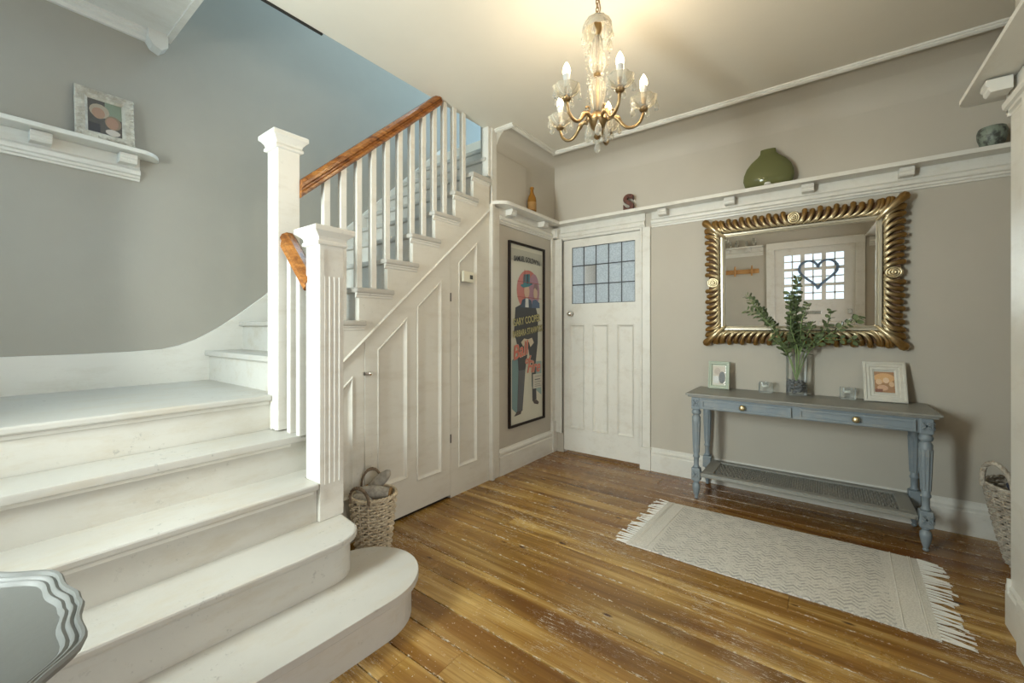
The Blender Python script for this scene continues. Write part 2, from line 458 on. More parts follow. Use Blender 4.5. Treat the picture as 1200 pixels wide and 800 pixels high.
# ---- walls
wb = struct('wall_back', (1.5, .06, 0))
m = MB()
m.box(-.1, 0, 0, .10, .12, 2.6); m.box(.10, 0, 2.05, .86, .12, 2.6); m.box(.86, 0, 0, 3.42, .12, 2.6)
m.box(-.1, 0, 2.6, 3.42, .12, ZC)
m.build('wall_surface', WALL, wb)
wl = struct('wall_left', (-.05, -.45, 0))
MB().box(-.1, -.99, 0, 0, 0, 2.93).build('wall_surface', WALL, wl)
MB().box(0, -.925, 2.2, .013, -.50, 2.62).build('plaster_band', WALL, wl, bevel=.005)
# cove between walls and ceiling, mitred in the corner
NS = 9; prof = [(1-math.cos(PI/2*i/NS), math.sin(PI/2*i/NS)) for i in range(NS+1)]
m = MB(); vs = []
for u, v in prof:
    x, yy, z = .165*u, -.28*u, 2.6+.19*v
    vs += [(x, -.925, z), (x, yy, z), (3.42, yy, z)]
m.add(vs, [(3*i+k, 3*i+k+1, 3*i+k+4, 3*i+k+3) for i in range(NS) for k in range(2)])
cv = [(0, -.925, ZC)]+[(.165*u, -.925, 2.6+.19*v) for u, v in prof]
m.add(cv, [tuple(range(len(cv)))])
o = m.mesh('cove', WALL, smooth=50); o = bpy.data.objects.new('cove', o); COL.objects.link(o); attach(o, wb)
smesh(MB().box(-1.2, -4.3, 0, -1.08, 2.3, 5.3), 'wall_stair', WALL_DIM)
# front wall with door and stair window openings
m = MB()
for b in [(-1.2, 0, -.95, 5.3), (-.95, 0, .25, 1.5), (-.95, 2.62, .25, 5.3), (.25, 0, .30, 5.3), (.30, 0, .76, 1.0), (.30, 2.08, .76, 5.3), (.76, 0, 1.45, 5.3), (1.45, 2.12, 2.55, 5.3), (2.55, 0, 3.42, 5.3)]:
    m.box(b[0], -4.42, b[1], b[2], -4.3, b[3])
smesh(m, 'wall_front', WALL)
m = MB(); m.box(2.725, -2.25, 0, 2.86, -1.0, ZC); m.box(2.725, -4.3, 0, 2.86, -3.75, ZC); m.box(2.725, -3.75, 2.05, 2.86, -2.25, ZC)
smesh(m, 'wall_right', WALL)
m = MB(); m.box(3.3, -1.15, 0, 3.42, 0, ZC); m.box(2.86, -1.15, 0, 3.3, -1.05, ZC)
smesh(m, 'wall_alcove', WALL)
smesh(MB().box(-.05, -4.3, ZC, 3.42, .12, 2.93), 'ceiling', CEIL)
# ---- upstairs shell seen through the stairwell
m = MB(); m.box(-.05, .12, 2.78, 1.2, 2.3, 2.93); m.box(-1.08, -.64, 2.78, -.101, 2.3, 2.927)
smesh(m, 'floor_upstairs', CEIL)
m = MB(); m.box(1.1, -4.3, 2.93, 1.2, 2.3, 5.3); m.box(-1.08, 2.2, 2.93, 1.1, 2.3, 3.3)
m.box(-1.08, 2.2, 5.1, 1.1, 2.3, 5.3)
smesh(m, 'wall_upstairs', WALL_DIM)
smesh(MB().box(-1.2, -4.42, 5.3, 1.2, 2.3, 5.4), 'ceiling_upstairs', CEIL)
# soffit of the floor above over the stair foot, with cornice and corner bracket
so = struct('ceiling_landing', (-.5, -3.5, 2.93))
MB().box(-1.08, -4.3, 2.935, -.05, -2.775, 3.05).build('soffit_board', WHITE, so)
pr = [(0, 0), (.055, 0), (.055, -.012), (.040, -.018), (.040, -.030), (.022, -.036), (.018, -.055), (0, -.055)]
MB().sweep(pr, (-1.08, -4.3, 2.935), (-1.08, -2.80, 2.935), (1, 0, 0)).build('cornice', WHITE, so)
MB().sweep([(0, -.0), (.03, 0), (.03, .04), (.045, .05), (.045, .08), (0, .08)], (-1.06, -2.775, 2.922), (-.05, -2.775, 2.922), (0, 1, 0)).build('nosing_trim', WHITE, so)
MB().prism([(-2.86, 2.935), (-2.77, 2.935), (-2.77, 2.86), (-2.80, 2.83), (-2.84, 2.845), (-2.86, 2.88)], -1.08, -1.0, 'x').build('bracket', WHITE, so)
MB().prism([(0, 0), (.02, 0), (.02, .006), (0, .006)], -2.728, -2.72, 'y').add([], []).build('catch', DARK, so) if False else None
MB().box(-.064, -3.2, 2.782, -.05, -2.34, 2.80).build('trim_9', DARK)['kind'] = 'structure'
# ---- room beyond the glazed door
m = MB(); m.box(-.4, .9, 0, -.3, 2.2, 2.6) if False else None
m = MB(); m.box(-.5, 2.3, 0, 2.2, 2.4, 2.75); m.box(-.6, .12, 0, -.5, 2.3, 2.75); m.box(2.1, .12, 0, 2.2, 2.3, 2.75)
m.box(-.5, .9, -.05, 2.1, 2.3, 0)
smesh(m, 'wall_kitchen', WALL_DIM)

# ---- skirting boards
SK = [(0, 0), (.022, 0), (.022, .150), (.017, .158), (.017, .168), (.024, .176), (.022, .190), (.012, .203), (.008, .213), (0, .213)]
SKB = [(0, 0), (.022, 0), (.022, .135), (.016, .143), (.018, .16), (.008, .175), (.006, .195), (0, .195)]
smesh(MB().sweep(SKB, (.945, 0, 0), (3.3, 0, 0), (0, -1, 0)), 'baseboard_back', WHITE)
smesh(MB().sweep(SK, (0, -.895, 0), (0, -.075, 0), (1, 0, 0)), 'baseboard_left', WHITE)
m = MB(); m.sweep(SKB, (2.725, -1.0, 0), (2.725, -1.19, 0), (-1, 0, 0)); m.sweep(SKB, (2.703, -1.0, 0), (2.86, -1.0, 0), (0, 1, 0))
pass
smesh(m, 'baseboard_right', WHITE)
bc = struct('baseboard_column', (2.69, -1.3, 0)); bc['kind'] = 'structure'
m = MB(); m.box(2.68, -1.34, 0, 2.725, -1.19, .20); m.prism([(2.68, .20), (2.725, .20), (2.725, .215), (2.695, .215)], -1.34, -1.19, 'y')
m.build('plinth', WHITE, bc, bevel=.003)
m = MB(); m.box(2.70, -1.33, .2, 2.725, -1.195, 2.05); m.box(2.69, -1.235, .2, 2.725, -1.20, 2.05)
m.build('casing', WHITE, bc, bevel=.003)
MB().box(2.715, -2.24, .0, 2.73, -.99, 2.05).build('corner_board', WHITE, bc, bevel=.003)

# ---- picture rails with plate shelf
RAIL = [(0, -.155), (.010, -.155), (.012, -.145), (.020, -.140), (.020, -.128), (.030, -.122), (.033, -.110), (.033, -.100), (.020, -.092), (.014, -.085), (.014, -.025), (0, -.025)]
def shelf_poly(x0, y0, x1, y1): return [(x0, y0), (x1, y0), (x1, y1), (x0, y1)]
SZ = 2.205
def bracket(mb, cx, cy, dirx, diry, w=.07):
    pr = [(0, -.028), (.072, -.028), (.074, -.05), (.066, -.058), (.066, -.068), (.058, -.078), (.0, -.078)]
    tx, ty = -diry, dirx
    a = (cx-tx*w/2, cy-ty*w/2, SZ); b = (cx+tx*w/2, cy+ty*w/2, SZ)
    return mb.sweep(pr, a, b, (dirx, diry, 0))
t1 = struct('trim_1', (1.5, -.05, 2.1))
m = MB(); m.sweep(RAIL, (.04, 0, SZ), (.90, 0, SZ), (0, -1, 0)); 
m.sweep([(0, -.155), (.02, -.155), (.02, -.14), (.03, -.13), (.03, -.115), (0, -.115)], (.10, 0, SZ), (.86, 0, SZ), (0, -1, 0)) 
m.build('frieze_rail', WHITE, t1)
MB().sweep(RAIL, (.955, 0, SZ), (3.3, 0, SZ), (0, -1, 0)).build('picture_rail', WHITE, t1)
m = MB(); m.prism([(0, -.125), (.125, -.125), (3.3, -.125), (3.3, 0), (0, 0)], SZ-.026, SZ, 'z'); m.build('shelf_board', WHITE, t1, bevel=.005)
for cx in (1.06, 1.553, 2.03, 2.52): bracket(MB(), cx, -.012, 0, -1).build('bracket', WHITE, t1, bevel=.002)
t2 = struct('trim_2', (.05, -.5, 2.1))
MB().sweep(RAIL, (0, -.895, SZ), (0, -.04, SZ), (1, 0, 0)).build('picture_rail', WHITE, t2)
arc = [(.125*math.sin(a), -.99+.11*(1-math.cos(a))) for a in [PI/2*i/8 for i in range(9)]]
MB().prism([(0, -.126), (.125, -.126)]+[(q[0], q[1]) for q in reversed(arc)], SZ-.026, SZ, 'z').build('shelf_board', WHITE, t2, bevel=.005)
for cy in (-.775, -.285): bracket(MB(), .012, cy, 1, 0).build('bracket', WHITE, t2, bevel=.002)
t3 = struct('trim_3', (-1.0, -3.5, 2.1))
MB().sweep(RAIL, (-1.08, -4.3, SZ), (-1.08, -2.885, SZ), (1, 0, 0)).build('picture_rail', WHITE, t3)
arc = [(-1.08+.125*math.cos(a), -2.90+.10*math.sin(a)) for a in [PI/2*i/8 for i in range(9)]]
MB().prism([(-1.08, -4.3), (-.955, -4.3)]+arc, SZ-.024, SZ, 'z').build('shelf_board', WHITE, t3, bevel=.005)
for cy in (-3.27, -2.945, -3.75): bracket(MB(), -1.068, cy, 1, 0, .075).build('bracket', WHITE, t3, bevel=.002)
t4 = struct('trim_4', (2.65, -2, 2.1))
m = MB(); m.sweep(RAIL, (2.725, -2.1, SZ), (2.725, -.985, SZ), (-1, 0, 0)); m.sweep(RAIL, (2.705, -1.0, SZ), (2.86, -1.0, SZ), (0, 1, 0)); m.build('picture_rail', WHITE, t4)
arc = [(2.71-.115+.115*0+.05*(1-math.cos(a))-.0, -.87+.05*math.sin(a)) for a in [PI/2*i/6 for i in range(7)]]
MB().prism([(2.86, -4.3), (2.595, -4.3)]+arc+[(2.86, -.82)], SZ-.02, SZ, 'z').build('shelf_board', WHITE, t4, bevel=.004)
bracket(MB(), 2.698, -1.06, -1, 0, .07).build('bracket', WHITE, t4, bevel=.002)
t5 = struct('trim_5', (.9, -4.25, 2.1))
MB().sweep(RAIL, (.25, -4.3, SZ), (1.36, -4.3, SZ), (0, 1, 0)).build('picture_rail', WHITE, t5)
MB().box(.20, -4.3, SZ-.024, 1.36, -4.175, SZ).build('shelf_board', WHITE, t5, bevel=.005)
for cx in (.5, .85, 1.15): bracket(MB(), cx, -4.288, 0, 1).build('bracket', WHITE, t5, bevel=.002)
MB().sweep(RAIL, (2.64, -4.3, SZ), (2.71, -4.3, SZ), (0, 1, 0)).build('picture_rail', WHITE, t5)
# ---- ceiling bead
BEAD = [(0, 0), (.030, 0), (.030, -.010), (.022, -.014), (.022, -.020), (.010, -.026), (0, -.026)]
cb = struct('trim_6', (1, -.3, 2.78))
m = MB(); m.sweep(BEAD, (.150, -.275, ZC), (3.3, -.275, ZC), (0, -1, 0)); m.build('ceiling_bead', WHITE, cb)
m = MB(); m.sweep(BEAD, (.160, -.925, ZC), (.160, -.28, ZC), (1, 0, 0)); m.sweep(BEAD, (.0, -.925, ZC), (.19, -.925, ZC), (0, -1, 0)); m.build('ceiling_bead', WHITE, cb)

# ---- door casing, corner pilaster, stair-end casing
dc = struct('trim_7', (.5, -.02, 1))
m = MB(); m.box(.862, -.022, .19, .945, 0, 2.06); m.box(.862, -.032, .19, .878, 0, 2.06); m.build('casing', WHITE, dc, bevel=.003)
m = MB(); m.box(.860, -.034, 0, .952, 0, .19); m.build('plinth_block', WHITE, dc, bevel=.003)
m = MB(); m.box(.0, -.022, .19, .096, 0, 2.06); m.box(.078, -.032, .19, .096, 0, 2.06); m.build('casing', WHITE, dc, bevel=.003)
m = MB(); m.box(0, -.078, .30, .018, 0, 2.06); m.box(.0, -.078, 0, .03, 0, .30); m.build('corner_pilaster', WHITE, dc, bevel=.003)
m = MB(); m.box(.004, -.075, 2.068, .072, -.008, 2.160); m.box(.012, -.083, 2.085, .06, -.075, 2.14); m.build('corner_block', WHITE, dc, bevel=.004)
m = MB(); m.box(.096, -.012, 2.045, .862, 0, 2.09); m.build('door_head', WHITE, dc, bevel=.003)
m = MB(); m.box(.080, .0, .0, .099, .10, 2.05); m.box(.859, 0, 0, .88, .10, 2.05); m.build('jamb', WHITE, dc) if False else None
sc_ = struct('trim_8', (0, -.95, 1))
m = MB(); m.box(0, -.975, 0, .018, -.895, 2.175); m.box(0, -1.005, 0, .036, -.975, 2.18); m.build('casing', CABW, sc_, bevel=.004)
m = MB(); m.box(-.004, -.985, 2.205, .012, -.925, ZC); m.box(-.06, -1.02, 2.40, .004, -.985, ZC); m.build('casing', WHITE, sc_, bevel=.004)

# ---- door 1: panelled door with leaded lights
d1 = struct('door_1', (.48, .02, 0))
DX0, DX1 = .103, .857; gx0, gx1, gz0, gz1 = .189, .806, 1.432, 1.968
rect = lambda a, b, c, d: [(a, b), (c, b), (c, d), (a, d)]
pan = [rect(.170, .245, .322, 1.235), rect(.405, .245, .560, 1.235), rect(.643, .245, .798, 1.235)]
framed(rect(DX0, .028, DX1, 2.043), [rect(gx0, gz0, gx1, gz1)]+pan, .004, .044, 'y').build('door_frame', WHITE, d1, bevel=.0015)
for p in pan: sunk_panel(p, .004, .010, 'y', -1, .016).build('panel', WHITE, d1)
m = MB()
for i in range(6): 
    x = gx0+(gx1-gx0)*i/5; m.box(x-.0045, .010, gz0, x+.0045, .020, gz1)
for j in range(4):
    z = gz0+(gz1-gz0)*j/3; m.box(gx0, .0095, z-.0045, gx1, .0205, z+.0045)
m.build('lead_came', LEAD, d1)
pw, ph = (gx1-gx0)/5, (gz1-gz0)/3
gl = None
for j in range(3):
    for i in range(5):
        x = gx0+pw*i; z = gz0+ph*j
        clear = (i == 1 and j == 1)
        o = MB().box(x+.002, .013, z+.002, x+pw-.002, .017, z+ph-.002).build('glass_pane', CLEAR if clear else FROST, d1)
        if clear: o['label'] = 'plain clear replacement pane'
m = MB(); m.lathe([(.0, -.052), (.016, -.050), (.026, -.040), (.027, -.030), (.018, -.020), (.010, -.014), (.010, -.004), (.024, .0), (.024, .004)], (.186, .0, 1.338), 20, axis='y')
m.build('door_knob', CHROME, d1, smooth=40)
MB().box(.147, -.004, 1.325, .152, .005, 1.350).build('keyhole', DARK, d1)

# ---- door 2: front door, seen in the mirror
d2 = struct('door_2', (2.0, -4.35, 0))
A0, A1 = 1.505, 2.495; q0, q1, u0, u1 = 1.61, 2.39, 1.30, 2.03
gw, gh = (q1-q0)/3, (u1-u0)/3
holes = []
for i in range(3):
    for j in range(3):
        holes.append(rect(q0+gw*i+.026, u0+gh*j+.022, q0+gw*(i+1)-.026, u0+gh*(j+1)-.022))
pn2 = [rect(1.66, .25, 1.94, 1.0), rect(2.06, .25, 2.34, 1.0)]
framed(rect(A0, .01, A1, 2.10), holes+pn2, -4.315, -4.36, 'y').build('door_frame', WHITE, d2)
for p in pn2: sunk_panel(p, -4.315, .010, 'y', 1).build('panel', WHITE, d2)
m = MB()
for h in holes:
    (a, b), (c, _), (_, d), _ = h; cx, cz = (a+c)/2, (b+d)/2
    m.box(cx-.009, -4.345, b, cx+.009, -4.325, d); m.box(a, -4.345, cz-.009, c, -4.325, cz+.009)
    for (e, f) in ((a, cx), (cx, c)):
        for (g, k) in ((b, cz), (cz, d)):
            MB().box(e+.001, -4.338, g+.001, f-.001, -4.334, k-.001).build('glass_pane', WINDOWG, d2)
m.build('glazing_bars', WHITE, d2)
m = MB(); m.box(1.88, -4.315, 1.10, 2.10, -4.305, 1.15); m.build('letter_plate', CHROME, d2, bevel=.003)
m = MB(); m.box(2.405, -4.315, 1.10, 2.455, -4.270, 1.17); m.build('rim_lock', CHROME, d2, bevel=.003)
MB().box(1.45, -4.42, 0, 1.505, -4.31, 2.12).build('jamb', WHITE, d2); MB().box(2.495, -4.42, 0, 2.55, -4.31, 2.12).build('jamb', WHITE, d2); MB().box(1.45, -4.42, 2.10, 2.55, -4.31, 2.12).build('jamb', WHITE, d2)
m = MB(); m.box(1.40, -4.3, 0, 1.51, -4.272, 2.20); m.box(2.49, -4.3, 0, 2.60, -4.272, 2.20); m.box(1.40, -4.3, 2.11, 2.60, -4.268, 2.22)
m.build('casing', WHITE, d2, bevel=.004)
w2 = struct('window_added', (.53, -4.36, 1.0))  # invented window outside the mirror's view, opening for the added fill lamp
m = MB(); m.box(.30, -4.38, 1.0, .76, -4.33, 1.04); m.box(.30, -4.38, 2.04, .76, -4.33, 2.08); m.box(.30, -4.38, 1.04, .33, -4.33, 2.04); m.box(.73, -4.38, 1.04, .76, -4.33, 2.04)
m.build('window_frame', WHITE, w2)
MB().box(.33, -4.36, 1.04, .73, -4.355, 2.04).build('glass_pane', WINDOWG, w2)
# ---- stair window behind the camera
w1 = struct('window_1', (-.35, -4.35, 1.5))
m = MB(); m.box(-.95, -4.40, 1.5, .25, -4.33, 1.56); m.box(-.95, -4.40, 2.56, .25, -4.33, 2.62); m.box(-.95, -4.40, 1.56, -.89, -4.33, 2.56); m.box(.19, -4.40, 1.56, .25, -4.33, 2.56); m.box(-.375, -4.40, 1.56, -.325, -4.33, 2.56)
m.build('window_frame', WHITE, w1)
for a, b in ((-.89, -.375), (-.325, .19)): MB().box(a, -4.37, 1.56, b, -4.365, 2.56).build('glass_pane', WINDOWG, w1)

# ---- under-stair cupboard: string line z = SL(y)
SL = lambda y: 1.033+.891*(y+2.232)
XS = .0
d3 = struct('door_3', (0, -1.8, 0))
ya, yb = -2.118, -1.432
p1 = [(-2.035, .25), (-1.815, .25), (-1.815, SL(-1.815)-.135), (-2.035, SL(-2.035)-.135)]
p2 = [(-1.735, .21), (-1.520, .21), (-1.520, SL(-1.520)-.135), (-1.735, SL(-1.735)-.135)]
framed([(ya, .022), (yb, .022), (yb, SL(yb)-.006), (ya, SL(ya)-.006)], [p1, p2], .002, -.028, 'x').build('door_frame', CABW, d3, bevel=.0015)
for p in (p1, p2): sunk_panel(p, .002, .009, 'x', 1).build('panel', CABW, d3)
m = MB()
for z in (.42, 1.42): m.box(0, yb-.004, z-.03, .006, yb+.006, z+.03)
m.build('hinge', mat('painted_iron_hinge', (.10, .09, .08), .5), d3)
m = MB(); m.box(.0, -2.135, .93, .012, -2.085, .95); m.lathe([(.006, .0), (.006, .02), (.010, .024), (.010, .032), (0, .036)], (0, -2.10, .94), 10, axis='x'); m.build('latch', CHROME, d3, smooth=40)
sp = struct('wall_spandrel', (0, -1.8, 0))
# side infill panels either side of the cupboard door
p3 = [(-1.350, .195), (-1.150, .195), (-1.150, SL(-1.150)-.145), (-1.350, SL(-1.350)-.145)]
framed([(yb+.003, .0), (-1.003, .0), (-1.003, SL(-1.003)), (yb+.003, SL(yb+.003))], [p3], .0, -.03, 'x').build('fixed_panel_frame', CABW, sp)
sunk_panel(p3, .0, .009, 'x', 1).build('panel', CABW, sp)
p4 = [(-2.42, .25), (-2.195, .25), (-2.195, SL(-2.195)-.135), (-2.42, SL(-2.42)-.135)]
framed([(-2.50, .0), (ya-.003, .0), (ya-.003, SL(ya-.003)), (-2.50, SL(-2.50))], [p4], .0, -.03, 'x').build('fixed_panel_frame', CABW, sp)
sunk_panel(p4, .0, .009, 'x', 1).build('panel', CABW, sp)
MB().box(-.08, -2.5, 0, -.035, -.93, 1.0).build('dark_backing', DARK, sp)

# ================================================================== STAIRCASE
st = thing('staircase', 'white-painted quarter-turn wooden staircase with curved bottom step and square newels', 'staircase', (.3, -3.0, 0), world=True)
R1 = .174; LZ = .87; R2 = .187; GO = .193
YE = -2.575  # open edge of the lower flight
def nosing_tread(poly, z, th=.03):
    return MB().prism(poly, z-th, z, 'z')
# lower flight, each tread and riser a piece
nx = {1: .755, 2: .505, 3: .348, 4: .142, 5: -.075}
def arcp(cx, cy, r, a0, a1, n=12): return [(cx+r*math.cos(math.radians(a0+(a1-a0)*i/n)), cy+r*math.sin(math.radians(a0+(a1-a0)*i/n))) for i in range(n+1)]
# step 1: bullnose
def earc(cx, cy, rx, ry, a0, a1, n): return [(cx+rx*math.cos(math.radians(a0+(a1-a0)*i/n)), cy+ry*math.sin(math.radians(a0+(a1-a0)*i/n))) for i in range(n+1)]
def bull(off):
    return [(.30, -4.295), (.755-off, -4.295), (.782-off, -3.2), (.800-off, -2.80)]+earc(.575, -2.53, .232-off, .247-off, 0, 180, 22)+[(.30, -2.535)]
nosing_tread(bull(0), R1).build('tread', TREAD, st, bevel=.009)
MB().prism(bull(.03), 0, R1-.03, 'z').build('riser', RISER, st)
def two(off):
    return [(.05, -4.295), (.515-off, -4.295), (.548-off, -3.2), (.568-off, -2.78)]+earc(.445, -2.62, .126-off, .145-off, 0, 90, 9)+[(.345, -2.462-off), (.05, -2.462-off)]
nosing_tread(two(0), 2*R1).build('tread', TREAD, st, bevel=.009)
MB().prism(two(.028), R1, 2*R1-.03, 'z').build('riser', RISER, st)
for k in (3, 4, 5):
    x = nx[k]; z = LZ if k == 5 else R1*k
    if k < 5: ye = YE if k == 3 else -2.455
    if k == 3: poly = [(-.06, -4.295), (x, -4.295), (x, -2.572), (.219, -2.572), (.219, -2.47), (-.06, -2.47)]
    if k == 4: poly = [(-.10, -4.295), (x, -4.295), (x, -2.47), (-.10, -2.47)]
    if k == 5: poly = [(-1.06, -4.295), (x, -4.295), (x, -2.586), (-.141, -2.586), (-.141, -2.50), (-1.06, -2.50)]
    nosing_tread(poly, z).build('tread', TREAD, st, bevel=.008)
    MB().box(x-.045, -4.295, z-(R1 if k < 5 else R1)-.002, x-.028, -2.572 if k != 4 else -2.5, z-.03).build('riser', RISER, st)
    MB().sweep([(0, 0), (.010, 0), (.010, -.008), (.005, -.018), (0, -.018)], (x-.028, -4.295, z-.03), (x-.028, -2.59, z-.03), (1, 0, 0)).build('nosing_moulding', WHITE, st)
MB().box(-.02, -2.475, 0, .22, -2.455, .66).build('lower_string', WHITE, st)
# upper flight
for j in range(1, 11):
    z = LZ+R2*j; f = -2.188+GO*(j-3)
    x1 = .030 if j >= 2 and f < -1.05 else (-.02 if f < -.95 else -.105)
    b = f+GO+.032
    if j == 1: poly = [(-1.06, f), (-.142, f), (-.142, b), (-1.06, b)]
    elif x1 > 0: poly = [(-1.06, f), (x1, f), (x1, min(b+.035, -1.007)), (-.022, min(b+.035, -1.007)), (-.022, b), (-1.06, b)]
    else: poly = [(-1.06, f), (x1, f), (x1, b), (-1.06, b)]
    nosing_tread(poly, z, .03).build('tread', TREAD, st, bevel=.008)
    MB().box(-1.06, f+.028, z-R2, (-.021 if f < -1.0 else -.105) if j > 1 else -.142, f+.043, z-.03).build('riser', RISER, st)
    if x1 > 0:
        e = min(b+.030, -1.012)
        m = MB(); m.sweep([(0, 0), (.020, 0), (.020, -.008), (.012, -.014), (.012, -.022), (.004, -.030), (0, -.030)], (0, f+.008, z-.03), (0, e, z-.03), (1, 0, 0)); m.build('nosing_moulding', WHITE, st)
# cut string: stepped above, sloping below
pts = []
js = [j for j in range(2, 9)]
pts.append((-2.47, SL(-2.47)+.004))
for j in range(1, 9):
    f = -2.188+GO*(j-3)+.028; z = LZ+R2*j-.031
    if f > -1.01: break
    if j == 1: pts.append((-2.47, z)); prev = z; continue
    pts.append((f, prev)); pts.append((f, z)); prev = z
pts.append((-1.006, prev)); pts.append((-1.006, SL(-1.006)+.004))
MB().prism(pts, -.022, .006, 'x').build('cut_string', CABW, st, bevel=.002)
a = (.0, -2.47, SL(-2.47)); b = (.0, -1.006, SL(-1.006))
MB().sweep([(0, -.002), (.012, -.002), (.014, .004), (.010, .012), (.004, .018), (0, .018)], a, b, (1, 0, 0)).build('string_moulding', CABW, st)
# wall string (swept skirting up the wall)
tp = [(-4.295, 1.06), (-3.4, 1.06), (-3.1, 1.062), (-2.93, 1.066), (-2.785, 1.075), (-2.70, 1.095), (-2.615, 1.130), (-2.5, 1.200), (-2.376, 1.295), (-2.209, 1.435)]
yv = -2.209
while yv < -.7: yv += .25; tp.append((yv, 1.435+.955*(yv+2.209)))
bot = [(tp[-1][0], tp[-1][1]-.5), (-2.4, .80), (-4.295, .80)]
MB().prism(tp+bot, -1.08, -1.058, 'x').build('wall_string', WHITE, st, bevel=.003)
# newels
def newel(x0, x1, y0, y1, z0, z1, flutes, over=.004):
    o = MB().box(x0, y0, z0, x1, y1, z1-.07).build('newel_post', WHITE, st, bevel=.003)
    # raised margin boards leaving fluted faces
    m = MB(); d = .004
    m.box(x1, y0, z0+.10, x1+d, y0+.018, z1-.10); m.box(x1, y1-.018, z0+.10, x1+d, y1, z1-.10) if False else None
    n = 4; wv = (y1-y0)
    for i in range(n):
        c = y0+wv*(i+1)/(n+1)
        m.tube([(x1-.001, c, z0+.16), (x1-.001, c, z1-.22)], .0055, 8)
        cx = x0+(x1-x0)*(i+1)/(n+1)
        m.tube([(cx, y0+.001, z0+.30 if z0 < .5 else z0+.22), (cx, y0+.001, z1-.22)], .0055, 8)
    if flutes: m.build('reeding', WHITE, o, smooth=40)
    else:
        m = MB()
        for cx in (x0+.018, x0+.045, x1-.02): m.tube([(cx, y0+.0005, z0), (cx, y0+.0005, z1-.09)], .006, 8)
        m.build('reeding', WHITE, o, smooth=40)
    cx, cy = (x0+x1)/2, (y0+y1)/2; h = (x1-x0)/2
    pr = [(h+.004, -.082), (h+.012, -.078), (h+.012, -.066), (h+.006, -.060), (h+.010, -.046), (h+.018+over, -.030), (h+.026+over, -.024), (h+.026+over, -.004), (h+.020+over, 0)]
    m = MB(); vs = [(cx+sx*r, cy+sy*r, z1+zz) for r, zz in pr for sx, sy in ((-1, -1), (1, -1), (1, 1), (-1, 1))]
    fs = [(4*i+k, 4*i+(k+1) % 4, 4*i+4+(k+1) % 4, 4*i+4+k) for i in range(len(pr)-1) for k in range(4)]
    fs += [(3, 2, 1, 0), tuple(4*(len(pr)-1)+k for k in range(4))]
    m.add(vs, fs); m.build('newel_cap', WHITE, o, bevel=.002)
newel(-.132, -.02, -2.585, -2.478, .70, 2.165, False)
newel(.222, .34, -2.570, -2.455, R1*2, 1.65, True, .010)
# balusters of the upper flight
rail_z = lambda y: 1.885+.915*(y+2.465)      # underside of the handrail
bal = None
BX = -.030; bw = .017
for j in range(1, 8):
    f = -2.188+GO*(j-3); z = LZ+R2*j
    for q in (.045, .045+GO/2):
        yy = f+q
        if yy > -1.04 or yy < -2.43: continue
        top = min(rail_z(yy)+.02, ZC+.0)
        MB().box(BX-bw, yy-bw, z, BX+bw, yy+bw, top).build('baluster', WHITE, st, bevel=.0015)
# handrail upper
yt = -2.465+(ZC-1.885)/.915; 
RP = [(-.030, 0), (-.020, -.012), (.020, -.012), (.030, 0), (.030, .014), (.024, .022), (.024, .03), (.036, .040), (.036, .058), (.022, .076), (0, .082), (-.022, .076), (-.036, .058), (-.036, .040), (-.024, .03), (-.024, .022), (-.030, .014)]
a = Vector((BX, -2.478, rail_z(-2.478))); b = Vector((BX, yt-.03, rail_z(yt-.03)))
MB().sweep(RP, a, b, (1, 0, 0)).build('handrail', HAND, st, smooth=35)
# lower handrail between newels with a curled end
path = [(.222, -2.515, 1.435), (.05, -2.515, 1.585), (-.065, -2.515, 1.690)]
MB().sweep([(-.034, 0), (.034, 0), (.038, .012), (.030, .022), (.040, .036), (.034, .056), (0, .070), (-.034, .056), (-.040, .036), (-.030, .022), (-.038, .012)], Vector(path[0])+Vector((0, -.0, -.045)), Vector((-.10, -2.515, 1.690-.0)), (0, 1, 0)).build('handrail', HAND, st, smooth=35) if False else None
HAND2 = wood('varnished_short_rail_wood', (.46, .20, .05), (.30, .11, .022), (.10, .03, .008), (2, 9, 9), .25)
m = MB(); n = 12; P0 = Vector((.224, -2.545, 1.40)); P1 = Vector((-.016, -2.545, 1.640))
prf = [(-.020, -.038), (.020, -.038), (.030, -.028), (.024, -.010), (.034, .004), (.032, .026), (.014, .040), (-.014, .040), (-.032, .026), (-.034, .004), (-.024, -.010), (-.030, -.028)]
cent = [P0.lerp(P1, i/8) for i in range(9)]
vs = []; fs = []
for i, c in enumerate(cent):
    d = (cent[min(i+1, len(cent)-1)]-cent[max(i-1, 0)]).normalized(); up = Vector((.707, 0, .707))
    s_ = 1 if i < 10 else (.88 if i == 10 else .6)
    vs += [c+Vector((0, p[0]*s_, 0))+up*p[1]*s_ for p in prf]
k = len(prf)
for i in range(len(cent)-1): fs += [(i*k+q, i*k+(q+1) % k, (i+1)*k+(q+1) % k, (i+1)*k+q) for q in range(k)]
fs += [tuple(range(k)), tuple((len(cent)-1)*k+q for q in range(k))]
m.add(vs, fs); m.build('handrail', HAND2, st, smooth=35)
for x in (.045, .135):
    zt = 1.40+(.222-x)*1.0-.03
    MB().box(x-.017, -2.565, 4*R1, x+.017, -2.531, zt).build('baluster', WHITE, st, bevel=.0015)

